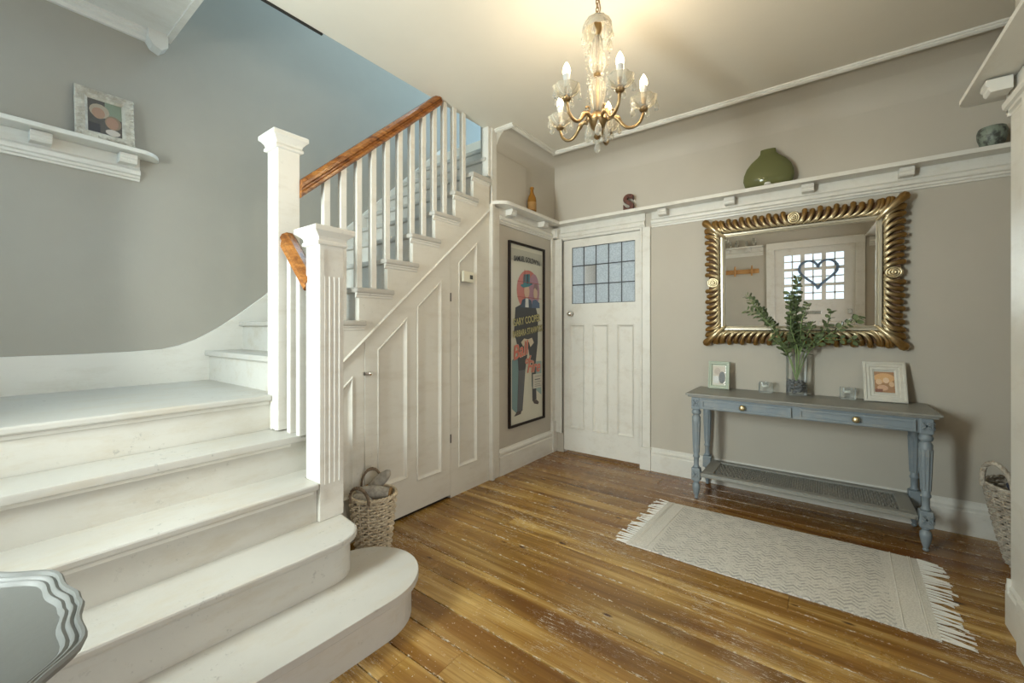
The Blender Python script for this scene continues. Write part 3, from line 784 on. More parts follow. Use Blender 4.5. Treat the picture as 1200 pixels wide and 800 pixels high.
# ================================================================== CHANDELIER
CH = Vector((1.262, -1.724, 0))
ch = thing('chandelier', 'antique brass five-arm chandelier with crystal drops and candle bulbs hanging from ceiling', 'chandelier', (CH.x, CH.y, 2.79), world=True)
Rv = Vector((.8016, .5978, 0)); Fv = Vector((-.5978, .8016, 0))
m = MB(); m.lathe([(.045, 2.79), (.045, 2.782), (.03, 2.765), (.008, 2.755), (.006, 2.74)], CH, 20); m.build('ceiling_rose', BRASS, ch, smooth=40)
m = MB(); z = 2.752; i = 0
while z > 2.655:
    pts = [CH+Vector((.007*math.cos(t)*(1 if i % 2 else 0), .007*math.cos(t)*(0 if i % 2 else 1), z+.013*math.sin(t))) for t in [2*PI*k/10 for k in range(10)]]
    m.tube(pts, .0022, 5, closed=True); z -= .019; i += 1
m.tube([CH+Vector((.004, .004, 2.76)), CH+Vector((.012, .008, 2.70)), CH+Vector((.003, 0, 2.64))], .0025, 6)
m.build('chain', BRASS, ch, smooth=60)
m = MB(); m.lathe([(.010, 2.652), (.030, 2.655), (.055, 2.640), (.068, 2.612), (.070, 2.59), (.064, 2.592), (.050, 2.628), (.028, 2.642), (.010, 2.640)], CH, 30, flute=.05, nfl=10)
m.build('crown_glass', CRYST, ch, smooth=60)
m = MB(); m.lathe([(.0, 2.655), (.012, 2.65), (.018, 2.635), (.022, 2.60), (.016, 2.585), (.008, 2.575), (.008, 2.40), (.017, 2.392), (.017, 2.380), (.008, 2.372), (.008, 2.21), (.03, 2.205), (.045, 2.19), (.05, 2.17), (.040, 2.15), (.022, 2.135), (.012, 2.12), (.012, 2.105), (.018, 2.10), (.010, 2.088), (0, 2.085)], CH, 24)
m.build('hub', BRASS, ch, smooth=40)
m = MB(); m.lathe([(.012, 2.57), (.020, 2.555), (.028, 2.50), (.037, 2.455), (.036, 2.43), (.024, 2.40), (.012, 2.395)], CH, 24, flute=.09, nfl=12); m.build('glass_column', CRYST, ch, smooth=60)
m = MB(); m.lathe([(.012, 2.378), (.026, 2.365), (.037, 2.335), (.035, 2.30), (.027, 2.25), (.022, 2.215), (.016, 2.21)], CH, 24, flute=.09, nfl=12); m.build('glass_column', CRYST, ch, smooth=60)
drop_me = MB().lathe([(0, 0), (.002, -.003), (.0045, -.012), (.0095, -.026), (.0115, -.036), (.009, -.045), (0, -.051)], (0, 0, 0), 7).mesh('crystal_drop', CRYST)
bead_me = MB().lathe([(0, .005), (.0045, .0025), (.0045, -.0025), (0, -.005)], (0, 0, 0), 6).mesh('crystal_bead', CRYST)
def inst(name, me, loc, parent, sc=1):
    o = bpy.data.objects.new(name, me); COL.objects.link(o); attach(o, parent); o.location = loc; o.scale = (sc,)*3; return o
def drop(loc, s=1.0, parent=ch, bead=True):
    inst('crystal_drop', drop_me, loc, parent, s*1.25)
for k in range(8):
    a = 2*PI*k/8+.2; drop(CH+Vector((.067*math.cos(a), .067*math.sin(a), 2.586)), 1.15 if k % 2 else .8)
for k in range(6):
    a = 2*PI*k/6; drop(CH+Vector((.048*math.cos(a), .048*math.sin(a), 2.158)), 1.2)
drop(CH+Vector((0, 0, 2.088)), 1.05)
# bead swags from crown to hub
m = MB()
for k in range(5):
    a = 2*PI*k/5+.7
    for i in range(22):
        t = i/21; r = .060+(.045-.060)*t-.02*math.sin(PI*t)+.015; z = 2.585-(2.585-2.20)*t
        s = .0055 if i % 4 else .008
        m.lathe([(0, s), (s, 0), (0, -s)], (CH.x+r*math.cos(a), CH.y+r*math.sin(a), z), 6)
bs = m.build('bead_swag', CRYST, ch)
bs['kind'] = 'stuff'
pan_me = MB().lathe([(.012, -.012), (.030, -.004), (.050, .014), (.056, .030), (.060, .036), (.054, .034), (.046, .020), (.028, .006), (.012, .0)], (0, 0, 0), 30, flute=.07, nfl=8).mesh('drip_pan', CRYST, smooth=60)
bulb_me = MB().lathe([(.010, 0), (.0150, .008), (.0165, .018), (.0145, .030), (.009, .043), (.004, .052), (0, .057)], (0, 0, 0), 14).mesh('bulb', BULB, smooth=60)
base_me = MB().lathe([(.010, -.028), (.012, -.02), (.0105, -.001), (.0125, 0), (.0150, .008), (.0160, .022), (.0105, .022)], (0, 0, 0), 14).mesh('lamp_holder', BULBBASE, smooth=40)
for n_, ang in enumerate((-141, -75, -12, 63, 140)):
    a = math.radians(ang); dv = Rv*math.cos(a)+Fv*math.sin(a)
    ctl = [(.035, 2.165), (.065, 2.185), (.090, 2.178), (.110, 2.150), (.135, 2.128), (.165, 2.128), (.192, 2.148), (.205, 2.178), (.208, 2.20)]
    pts = []
    for i in range(len(ctl)-1):
        p0 = ctl[max(i-1, 0)]; p1 = ctl[i]; p2 = ctl[i+1]; p3 = ctl[min(i+2, len(ctl)-1)]
        for t in (0, .33, .66):
            c = [.5*((2*p1[q])+(-p0[q]+p2[q])*t+(2*p0[q]-5*p1[q]+4*p2[q]-p3[q])*t*t+(-p0[q]+3*p1[q]-3*p2[q]+p3[q])*t**3) for q in (0, 1)]
            pts.append(c)
    pts.append(ctl[-1])
    P3 = [CH+dv*r+Vector((0, 0, z)) for r, z in pts]
    m = MB(); m.tube(P3, [.009-.003*i/len(P3)+(.004 if i in (6, 7) else 0) for i in range(len(P3))], 10)
    # scroll
    sc = [CH+dv*(.065+.016*math.cos(t)*(1-t/9))+Vector((0, 0, 2.205+.016*math.sin(t)*(1-t/9))) for t in [i*.5 for i in range(12)]]
    m.tube(sc, .004, 6)
    E_ = CH+dv*.208
    m.lathe([(.004, 2.190), (.016, 2.195), (.020, 2.204), (.012, 2.212), (.010, 2.225), (.010, 2.262)], E_, 14)
    arm = m.build('arm', BRASS, ch, smooth=50)
    pn = inst('drip_pan', pan_me, E_+Vector((0, 0, 2.218)), arm, 1.0)
    m = MB(); m.lathe([(.010, 2.222), (.010, 2.27)], E_, 12); m.build('candle_tube', CRYST, arm, smooth=40)
    inst('lamp_holder', base_me, E_+Vector((0, 0, 2.285)), arm, 1.05)
    bo = inst('bulb', bulb_me, E_+Vector((0, 0, 2.306)), arm, 1.05)
    for k in range(5):
        b_ = 2*PI*k/5+.4; inst('crystal_drop', drop_me, E_+Vector((.056*math.cos(b_), .056*math.sin(b_), 2.243)), arm, 1.05)
    ld = bpy.data.lights.new('bulb_light', 'POINT'); ld.energy = 2.3; ld.color = (1, .82, .58); ld.shadow_soft_size = .03
    lo = bpy.data.objects.new('bulb_light', ld); COL.objects.link(lo); attach(lo, ch); lo.location = E_+Vector((0, 0, 2.405))

# ================================================================== CONSOLE TABLE
ct = thing('console_table', 'blue-grey painted console table with two drawers and turned legs against back wall', 'table', (1.98, -.23, 0), world=True)
TZ = .745
m = MB(); m.prism([(1.335, -.455), (2.615, -.455), (2.615, -.012), (1.335, -.012)], TZ-.012, TZ, 'z')
m.prism([(1.348, -.442), (2.602, -.442), (2.602, -.014), (1.348, -.014)], TZ-.026, TZ-.012, 'z')
m.build('tabletop', CONS_TOP, ct, bevel=.004)
LX = (1.398, 2.555); LY = (-.405, -.055)
m = MB()
m.box(LX[0]+.02, -.43, TZ-.105, LX[1]-.02, -.405, TZ-.027); m.box(LX[0]-.01, -.39, TZ-.105, LX[0]+.012, -.07, TZ-.027); m.box(LX[1]-.012, -.39, TZ-.105, LX[1]+.01, -.07, TZ-.027); m.box(LX[0], -.05, TZ-.105, LX[1], -.035, TZ-.027)
m.build('apron', CONS, ct, bevel=.002)
for a, b in ((1.438, 1.955), (1.995, 2.512)):
    p = rect(a, TZ-.097, b, TZ-.037)
    dr = MB(); dr.box(a, -.437, TZ-.097, b, -.42, TZ-.037)
    dw = dr.build('drawer', CONS, ct, bevel=.002)
    f = framed(p, [inset(p, .012)], -.446, -.436, 'y'); f.build('drawer_moulding', CONS, dw, bevel=.001)
    kx = 1.690 if a < 1.9 else 2.262
    m = MB(); m.lathe([(0, -.034), (.010, -.033), (.018, -.026), (.019, -.020), (.014, -.013), (.008, -.010), (.008, 0)], (kx, -.438, TZ-.066), 18, axis='y'); m.build('knob', GOLDK, dw, smooth=40)
legprof = [(.004, 0), (.010, .004), (.014, .012), (.010, .018), (.020, .050), (.026, .085), (.024, .105), (.014, .118), (.020, .124), (.020, .134)]
legprof2 = [(.018, .222), (.022, .230), (.016, .240), (.017, .290), (.022, .296), (.022, .306), (.018, .312), (.026, .52), (.029, .575), (.024, .585), (.020, .592), (.029, .602), (.031, .615), (.024, .628), (.026, .636)]
for iy, ly in enumerate(LY):
    for lx in LX:
        m = MB(); m.lathe(legprof, (lx, ly, 0), 18); m.lathe(legprof2, (lx, ly, 0), 24, flute=0)
        for k in range(10):
            a = 2*PI*k/10; c, s = math.cos(a), math.sin(a)
            m.tube([(lx+c*.0185, ly+s*.0185, .33), (lx+c*.0265, ly+s*.0265, .55)], .004, 6)
        lg = m.build('leg', CONS, ct, smooth=40)
        h = .028
        for zz0, zz1 in ((.634, TZ-.027), (.134, .222)): MB().box(lx-h, ly-h, zz0, lx+h, ly+h, zz1).build('leg_block', CONS, lg, bevel=.005)
        if iy == 0:
            for (z0, z1) in ((.648, .708), (.148, .208)):
                for fx in (0, 1):
                    c = MB()
                    zc, hh = (z0+z1)/2, .020
                    def q(u, v, d=.003):
                        return (lx+u, ly-h-d, zc+v) if fx == 0 else (lx+h+d, ly+u, zc+v)
                    for sgx in (-1, 1):
                        for sgy in (-1, 1):
                            pts = [q(sgx*.003, sgy*.003), q(sgx*.012, sgy*.008), q(sgx*.020, sgy*.020)]
                            c.tube(pts, [.003, .006, .002], 6)
                            c.tube([q(sgx*.004, sgy*.016), q(sgx*.012, sgy*.022)], [.002, .004], 6)
                    c.lathe([(0, .006), (.006, .003), (.007, 0)], q(0, 0, 0), 8, axis='y' if fx == 0 else 'x')
                    c.build('carved_rosette', CONS, lg, smooth=50)
# lower shelf
m = MB(); s0, s1, s2, s3 = 1.43, 2.525, -.425, -.035
m.box(s0, s2, .165, s1, s2+.05, .192); m.box(s0, s3-.05, .165, s1, s3, .192); m.box(s0, s2+.05, .165, s0+.07, s3-.05, .192); m.box(s1-.07, s2+.05, .165, s1, s3-.05, .192)
m.box(s0+.01, s2-.008, .168, s1-.01, s2, .186)
sh = m.build('shelf_frame', CONS_TOP, ct, bevel=.004)
m = MB(); x = s0+.075; i = 0
while x < s1-.072:
    m.tube([(x, s2+.052+(s3-s2-.104)*t, .178+.006*math.sin(t*26+(i % 2)*PI)) for t in [k/16 for k in range(17)]], .0052, 5, flat=1.0); x += .0125; i += 1
for t in range(1, 12):
    yy = s2+.05+(s3-s2-.1)*t/12; m.box(s0+.07, yy-.004, .173, s1-.07, yy+.004, .179)
wv = m.build('woven_infill', CONS_TOP, sh, smooth=60); wv['kind'] = 'stuff'

# ================================================================== MIRROR
MXC, MZC = 1.951, 1.548
mr = thing('framed_mirror', 'large rectangular mirror in ornate gilt acanthus frame hanging above console table', 'mirror', (MXC, -.012, 1.085), 0)
# local: x right, z up from bottom, hanging plane tilted slightly forward
mr.rotation_euler = (math.radians(2.1), 0, 0)
Hh = .465; cz = .463
ix, iz = .428, .330      # half size of glass opening
ox, oz = .535, .430      # carved band reach
MB().box(-ix-.02, -.016, cz-iz-.02, ix+.02, -.010, cz+iz+.02).build('mirror_glass', MIRROR, mr)
MB().box(-ox+.03, -.010, cz-oz+.03, ox-.03, -.0, cz+oz-.03).build('backing_board', DARK, mr)
P_ = [(0, .006), (.000, .020), (.006, .028), (.012, .024), (.018, .032), (.028, .032), (.034, .022), (.034, .006)]  # outward, height
def ringmesh(pr, hx, hz, mi=0):
    m = MB(); vs = []
    for d, h in pr:
        for sx, sz in ((-1, -1), (1, -1), (1, 1), (-1, 1)): vs.append((sx*(hx+d), -.004-h, cz+sz*(hz+d)))
    n = len(pr); fs = [(4*i+k, 4*i+(k+1) % 4, 4*((i+1) % n)+(k+1) % 4, 4*((i+1) % n)+k) for i in range(n) for k in range(4)]
    return m.add(vs, fs)
ringmesh(P_, ix, iz).build('inner_moulding', SILVER, mr)
def leafstroke(m, inner, outer, along, wd, h0=.018, h1=.030, K=12, tip=1.15):
    """one acanthus lobe in the frame plane: leaves the inner edge along the side and turns outward (along 0 = straight)"""
    a = Vector((inner[0], 0, inner[1])); b = Vector((outer[0], 0, outer[1])); d = b-a
    pts = []; rad = []; tn = []
    for k in range(K):
        s = k/(K-1); q = s*PI/2
        if along == 'x': p = a+Vector((d.x*math.sin(q), 0, d.z*(1-math.cos(q))))
        elif along == 'z': p = a+Vector((d.x*(1-math.cos(q)), 0, d.z*math.sin(q)))
        else: p = a+d*s
        p.y = -(h0+h1*math.sin(PI*min(1, .12+.80*s)))
        pts.append(Vector((p.x, p.y, p.z+cz))); rad.append(wd*(.30+.70*s**.8)*(tip if s > .8 else 1)); tn.append(max(0, min(1, (s-.35)*2.2)))
    m.tube(pts, rad, 8, tones=tn)
    r = rad[-1]*1.05; m.lathe([(0, -r), (r*.75, -r*.7), (r, 0), (r*.75, r*.7), (0, r)], tuple(pts[-1]), 8, axis='y', tone=1)
BO = .100   # width of the carved band
def border(horizontal, sgn):
    m = MB(); hl, hc = (ix, iz) if horizontal else (iz, ix)
    inn = hc+.034; out = hc+.034+BO-.008
    def pt(u, v): return (u, v*sgn) if horizontal else (v*sgn, u)
    flip = (1 if horizontal else -1)*sgn
    full = hl+.034
    n = int(full/.043); al = 'x' if horizontal else 'z'
    for sg in (-1, 1):
        for i in range(n+1):
            t = i/n; u0 = .012+(full-.075)*t; lean = .050+.040*t
            u1 = min(u0+lean, full+.055); vo = out-.010*(i % 2)+random.uniform(-.002, .002)
            leafstroke(m, pt(sg*u0, inn+.006), pt(sg*u1, vo), al, .0145)
            leafstroke(m, pt(sg*(u0+.012), inn+.004), pt(sg*(u1+.004), inn+BO*.80), al, .0070, .024, .026, 10)
            leafstroke(m, pt(sg*(u0+.022), inn+.003), pt(sg*(u0+lean*.72+.012), inn+BO*.52), al, .0060, .022, .022, 9)
            leafstroke(m, pt(sg*(u0+.026), inn+.002), pt(sg*(u0+lean*.45+.014), inn+BO*.26), al, .0050, .018, .016, 7)
    for r, tr in ((.036, .0075), (.023, .0065), (.009, .008)):
        ring = [pt(r*.85*math.cos(a), inn+.050+r*math.sin(a)) for a in [2*PI*k/18 for k in range(18)]]
        m.tube([Vector((q[0], -.036-(.036-r)*.4, q[1]+cz)) for q in ring], tr, 7, closed=True)
    bed = []
    for h in (.012, 0):
        for u, v in ((-hl-.02, inn-.008), (hl+.02, inn-.008), (hl+BO+.012, out-.012), (-hl-BO-.012, out-.012)):
            q = pt(u, v); bed.append(Vector((q[0], -h-(.010 if v > inn and h else 0), q[1]+cz)))
    m.add(bed, [(0, 1, 2, 3), (4, 5, 6, 7), (0, 1, 5, 4), (1, 2, 6, 5), (2, 3, 7, 6), (3, 0, 4, 7)], 1, .8)
    return m
for hz_ in (True, False):
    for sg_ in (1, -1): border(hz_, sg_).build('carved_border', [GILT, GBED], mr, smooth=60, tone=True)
for sx in (-1, 1):
    for sz in (-1, 1):
        m = MB(); x0, z0 = sx*(ix+.030), sz*(iz+.030); f = sx*sz
        leafstroke(m, (x0-sx*.03, z0-sz*.03), (sx*(ix+.130), sz*(iz+.126)), 0, .026, .030, .034, 11, 1.1)
        leafstroke(m, (x0-sx*.02, z0), (sx*(ix+.075), sz*(iz+.122)), 'x', .015)
        leafstroke(m, (x0, z0-sz*.02), (sx*(ix+.128), sz*(iz+.072)), 'z', .015)
        leafstroke(m, (x0-sx*.06, z0), (sx*(ix+.030), sz*(iz+.122)), 'x', .013)
        leafstroke(m, (x0, z0-sz*.06), (sx*(ix+.128), sz*(iz+.028)), 'z', .013)
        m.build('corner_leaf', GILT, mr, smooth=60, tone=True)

# ================================================================== small framed photographs
def ellipse(cx, cz, rx, rz, n=14): return [(cx+rx*math.cos(2*PI*i/n), cz+rz*math.sin(2*PI*i/n)) for i in range(n)]
flat_cache = {}
def flat(c, rough=.45):
    k = tuple(round(x, 3) for x in c)
    if k not in flat_cache: flat_cache[k] = mat('print_ink', k, rough)
    return flat_cache[k]
def print_mesh(layers, y0=-.0, step=-.0004):
    """flat printed picture: coloured shapes stacked a hair apart, in local xz"""
    m = MB(); mats = []
    for i, (poly, c) in enumerate(layers):
        mats.append(flat(c)); n = len(poly)
        tri = tessellate_polygon([[Vector((p[0], p[1], 0)) for p in poly]])
        m.add([(p[0], y0+step*i, p[1]) for p in poly], [tuple(t) for t in tri], i)
    return m, mats
def photo_frame(name, label, loc, rz, tilt, W, H, border, material, inner_mat, layers, steps=2, stand=True, carved=False):
    t = thing(name, label, 'photo frame', loc); t.rotation_euler = (tilt, 0, rz)
    m = MB()
    prof = [(0, 0), (0, .016), (.004, .020)]
    for k in range(steps):
        d = border*(k+1)/(steps+.2); prof += [(d-.004, .020-.004*k), (d, .015-.004*k)]
    prof += [(border, .006), (border, 0)]
    vs = []; n = len(prof)
    for d, h in prof:
        for sx, sz in ((-1, 0), (1, 0), (1, 1), (-1, 1)):
            vs.append((sx*(W/2-d), -h, d if sz == 0 else H-d))
    fs = [(4*i+k, 4*i+(k+1) % 4, 4*((i+1) % n)+(k+1) % 4, 4*((i+1) % n)+k) for i in range(n) for k in range(4)]
    m.add(vs, fs); m.build('frame', material, t)
    if carved:
        c = MB()
        for k in range(26):
            s = k/26*2*(W+H); 
            if s < W: p = (-W/2+s, 0)
            elif s < W+H: p = (W/2, s-W)
            elif s < 2*W+H: p = (W/2-(s-W-H), H)
            else: p = (-W/2, H-(s-2*W-H))
            q = (p[0]*.80, H/2+(p[1]-H/2)*.80)
            c.tube([(p[0]*.97, -.018, H/2+(p[1]-H/2)*.97), ((p[0]+q[0])/2+.008, -.024, (p[1]+q[1])/2), (q[0], -.018, q[1])], [.003, .006, .003], 6)
        o_ = c.build('carving', material, t, smooth=50); o_['kind'] = 'stuff'
    MB().box(-W/2+border*.5, -.003, border*.5, W/2-border*.5, 0, H-border*.5).build('mount', inner_mat, t)
    mm, mats = print_mesh(layers, -.0035); mm.build('photograph', mats, t)
    MB().box(-W/2+border*.8, -.0062, border*.8, W/2-border*.8, -.0056, H-border*.8).build('glass', CLEAR, t)
    if stand: 
        s = MB(); L_ = H*.62; bk = L_*.42; zz_ = bk*math.tan(abs(tilt))+.002; s.add([(-.02, .001, L_), (.02, .001, L_), (.025, bk, zz_), (-.025, bk, zz_)], [(0, 1, 2, 3)]); s.build('easel_back', DARK, t)
    return t
fw = lambda W, H, b: rect(-W/2+b, b, W/2-b, H-b)
# left sage frame
photo_frame('photo_frame', 'small sage green photo frame on left end of console table', (1.487, -.10, TZ+.001), -.05, -.12, .145, .185+.02, .026, SAGE, mat('mount_card', (.7, .66, .56), .8),
    [(rect(-.042, .036, .042, .168), (.62, .50, .40)), (ellipse(-.012, .13, .022, .026), (.50, .38, .30)), (rect(-.040, .04, .0, .095), (.70, .66, .62)), (ellipse(.020, .085, .022, .045), (.06, .05, .05)), (ellipse(-.018, .075, .018, .02), (.75, .70, .68))])
# right ivory frame
photo_frame('photo_frame', 'large ivory stepped photo frame on right end of console table', (2.420, -.115, TZ+.001), .10, -.27, .205, .25, .055, IVORY, mat('mount_card', (.62, .60, .55), .8),
    [(rect(-.050, .060, .050, .188), (.45, .20, .06)), (ellipse(0, .15, .05, .03), (.80, .42, .16)), (ellipse(-.026, .125, .016, .018), (.85, .55, .32)), (ellipse(.008, .135, .015, .018), (.90, .62, .40)), (ellipse(.033, .112, .013, .016), (.80, .50, .28)), (ellipse(-.01, .088, .026, .018), (.75, .42, .25)), (rect(-.048, .062, -.01, .080), (.25, .08, .04))], steps=3)
# carved frame on the stair shelf
photo_frame('photo_frame', 'pale carved wooden photo frame leaning on shelf over stairs', (-1.022, -3.035, SZ+.001), PI/2, -.14, .235, .285, .050, CARVED, mat('mount_card', (.6, .56, .48), .8),
    [(rect(-.068, .048, .068, .237), (.10, .09, .09)), (rect(-.0, .15, .068, .237), (.35, .46, .36)), (ellipse(-.022, .175, .040, .040), (.66, .58, .48)), (ellipse(-.026, .162, .026, .032), (.62, .38, .28)), (ellipse(.032, .125, .034, .040), (.40, .30, .22)), (ellipse(.028, .122, .026, .034), (.60, .36, .27)), (rect(-.068, .048, -.02, .10), (.05, .05, .07)), (ellipse(.03, .068, .03, .018), (.55, .50, .44))], steps=1, stand=False, carved=True)

# ================================================================== votives, vase, plant
def votive(label, x, y):
    t = thing('candle_holder', label, 'candle holder', (x, y, TZ+.001))
    m = MB(); w_ = .040; vs = []; fs = []
    pr = [(w_, 0), (w_*1.04, .006), (w_*1.06, .060), (w_*.98, .074), (w_*.62, .074), (w_*.58, .045), (.0, .040)]
    seg = 24
    for r, h in pr:
        for k in range(seg):
            a = 2*PI*k/seg; c, s = math.cos(a), math.sin(a); q = (abs(c)**5+abs(s)**5)**(-1/5)
            if h > .039 and r < w_*.8: q = 1
            vs.append((r*q*c, r*q*s, h))
    for i in range(len(pr)-1):
        fs += [(i*seg+k, i*seg+(k+1) % seg, (i+1)*seg+(k+1) % seg, (i+1)*seg+k) for k in range(seg)]
    fs.append(tuple(range(seg)))
    m.add(vs, fs); m.build('glass_block', BLOCKG, t, smooth=45)
    MB().lathe([(.018, .041), (.018, .052), (0, .053)], (0, 0, 0), 12).build('tealight', mat('wax', (.85, .83, .76), .5), t)
    return t
votive('clear glass block candle holder between small green frame and plant vase', 1.787, -.095)
votive('clear glass block candle holder between plant vase and large ivory frame', 2.240, -.095)
vz = thing('vase', 'clear cylindrical glass vase with grey pebbles in the bottom on console table', 'vase', (1.968, -.10, TZ+.001))
m = MB(); m.lathe([(.0, .0), (.058, 0), (.060, .004), (.060, .285)], (0, 0, 0), 32); m.f.pop(); m.build('glass_cylinder', CLEAR, vz, smooth=40)
for i in range(70):
    a = random.uniform(0, 2*PI); r = .044*math.sqrt(random.random()) if i > 40 else .043
    z = .022+.075*random.random(); s = random.uniform(.010, .016)
    if i == 0:
        peb = MB().lathe([(0, -1), (.7, -.7), (1, 0), (.7, .7), (0, 1)], (0, 0, 0), 8).mesh('pebble', PEBB, smooth=80)
    o = bpy.data.objects.new('pebble', peb); COL.objects.link(o); o.parent = vz; o.location = (r*math.cos(a), r*math.sin(a), z); o.scale = (min(s, .013), min(s, .013), s*.7); o.rotation_euler = (0, 0, a)
pl = thing('eucalyptus', 'bunch of green eucalyptus stems standing in the clear glass vase', 'plant', (1.968, -.10, TZ+.10))
lm = MB(); vs = [(0, 0, 0)]; K = 10
prl = [(math.sin(PI*i/K)**.8*.42, i/K) for i in range(K+1)]
vl = [(x, y_, -.10*math.sin(PI*y_)+.12*abs(x)) for x, y_ in prl]+[(0, y_, -.10*math.sin(PI*y_)) for x, y_ in prl]+[(-x, y_, -.10*math.sin(PI*y_)+.12*abs(x)) for x, y_ in prl]
fl_ = [(i, i+1, K+1+i+1, K+1+i) for i in range(K)]+[(K+1+i, K+1+i+1, 2*K+2+i+1, 2*K+2+i) for i in range(K)]
leaf_me = MB().add(vl, fl_).mesh('leaf', LEAF, smooth=80)
sol = None
def stemcurve(pts, n=14):
    out = []
    P4 = [Vector(p) for p in pts]
    for i in range(len(P4)-1):
        p0, p1, p2, p3 = P4[max(i-1, 0)], P4[i], P4[i+1], P4[min(i+2, len(P4)-1)]
        for k in range(n):
            t = k/n; out.append(.5*((2*p1)+(-p0+p2)*t+(2*p0-5*p1+4*p2-p3)*t*t+(-p0+3*p1-3*p2+p3)*t**3))
    out.append(P4[-1]); return out
leafcount = 0
def eu_stem(pts, r0, r1, l0, l1, start, step, lean=0.0, narrow=1.0):
    global leafcount
    c = stemcurve(pts); n = len(c)
    m = MB(); m.tube(c, [r0+(r1-r0)*i/(n-1) for i in range(n)], 6); s = m.build('stem', STEM, pl, smooth=60)
    L_ = 0; nxt = start; ang = random.uniform(0, PI)
    tot = sum((c[i+1]-c[i]).length for i in range(n-1))
    for i in range(n-1):
        seg = (c[i+1]-c[i]); L_ += seg.length
        while L_ > nxt:
            d = seg.normalized(); f = nxt/tot
            size = (l0+(l1-l0)*f)*random.uniform(.8, 1.2)
            a = d.orthogonal().normalized(); b = d.cross(a)
            for sgn in (0, PI):
                o_ = a*math.cos(ang+sgn)+b*math.sin(ang+sgn)
                o_ = (o_+d*random.uniform(.2, .7)+Vector((0, 0, random.uniform(-.2, .3)))).normalized()
                if (c[i]+pl.location+o_*size).y > -.075: o_.y = -abs(o_.y)*.4; o_.normalize()
                zax = Vector((random.uniform(-.5, .5), random.uniform(-.9, -.1), random.uniform(.5, 1))).normalized()
                xax = o_.cross(zax); xax = xax.normalized() if xax.length > .1 else o_.orthogonal().normalized(); zz = xax.cross(o_)
                M = Matrix((xax*size*narrow, o_*size, zz*size)).transposed().to_4x4(); M.translation = c[i]+o_*.004
                l = bpy.data.objects.new('leaf', leaf_me); COL.objects.link(l); l.parent = pl; l.matrix_local = M; leafcount += 1
            ang += PI/2+random.uniform(-.3, .3); nxt += step*(1-.35*f)*.80
# coordinates local to the bottom of the stems in the vase
eu_stem([(0, 0, 0), (.0, .0, .20), (-.005, -.01, .45), (.005, -.01, .715)], .0045, .0015, .052, .030, .22, .024)
eu_stem([(0, 0, 0), (-.004, -.015, .20), (-.03, -.03, .42), (-.045, -.02, .60)], .004, .0015, .050, .030, .26, .030)
eu_stem([(0, 0, 0), (-.05, -.02, .18), (-.12, -.03, .33), (-.20, -.03, .45), (-.305, -.02, .60)], .004, .0012, .050, .034, .20, .034, narrow=.8)
eu_stem([(0, 0, 0), (-.04, -.02, .16), (-.10, -.04, .30), (-.19, -.04, .42), (-.30, -.03, .485)], .0035, .0012, .046, .030, .24, .034, narrow=.6)
eu_stem([(0, 0, 0), (.035, -.02, .16), (.08, -.03, .25), (.16, -.03, .36), (.19, -.02, .47)], .004, .0012, .050, .032, .20, .040)
eu_stem([(0, 0, 0), (.06, -.02, .18), (.14, -.03, .28), (.24, -.03, .36), (.34, -.02, .42)], .004, .0012, .054, .036, .26, .046)
eu_stem([(0, 0, 0), (.02, -.03, .2), (.03, -.04, .40), (.06, -.03, .52)], .004, .0012, .048, .028, .22, .030)
eu_stem([(0, 0, 0), (-.03, -.03, .14), (-.075, -.05, .22), (-.15, -.05, .30)], .003, .0012, .050, .036, .17, .045)
eu_stem([(0, 0, 0), (.01, -.04, .2), (-.03, -.05, .36), (-.02, -.03, .56)], .004, .0012, .054, .032, .26, .030)
eu_stem([(0, 0, 0), (.02, -.05, .18), (.06, -.07, .30), (.09, -.06, .40)], .004, .0012, .052, .036, .24, .036)
eu_stem([(.14, -.03, .28), (.22, -.04, .285), (.33, -.03, .275)], .002, .001, .044, .036, .04, .045)

print('LEAVES', leafcount)
# ================================================================== objects on the plate shelf
jg = thing('glass_jug', 'olive green rounded glass jug on picture shelf above mirror', 'jug', (1.800, -.068, SZ+.001))
m = MB(); m.lathe([(0, 0), (.10, 0), (.145, .02), (.156, .06), (.152, .10), (.135, .145), (.105, .185), (.068, .215), (.050, .235), (.046, .265), (.042, .265), (.046, .232), (.10, .18), (.145, .10), (.148, .06), (.10, .008), (0, .006)], (0, 0, 0), 40)
for v in range(len(m.v)): m.v[v] = (m.v[v][0], m.v[v][1]*.37, m.v[v][2])
m.build('body', GREENG, jg, smooth=50)
MB().lathe([(.0, .004), (.022, .006), (.02, .018), (0, .024)], (0, -.040, .0), 12).build('wax_end', mat('pale_wax', (.85, .84, .78), .4), jg, smooth=50)
bt = thing('bottle', 'brown glass bottle on short picture shelf left of glazed door', 'bottle', (.058, -.485, SZ+.001))
m = MB(); m.lathe([(0, 0), (.036, 0), (.039, .006), (.039, .115), (.034, .145), (.020, .175), (.0145, .195), (.0145, .215), (.018, .218), (.018, .232), (.013, .236), (.011, .20), (.030, .14), (.034, .01), (0, .006)], (0, 0, 0), 26)
m.build('body', AMBER, bt, smooth=45)
MB().lathe([(.0395, .03), (.0398, .032), (.0398, .098), (.0395, .1)], (0, 0, 0), 26).build('bottle_label', mat('faded_label', (.34, .18, .05), .6), bt)
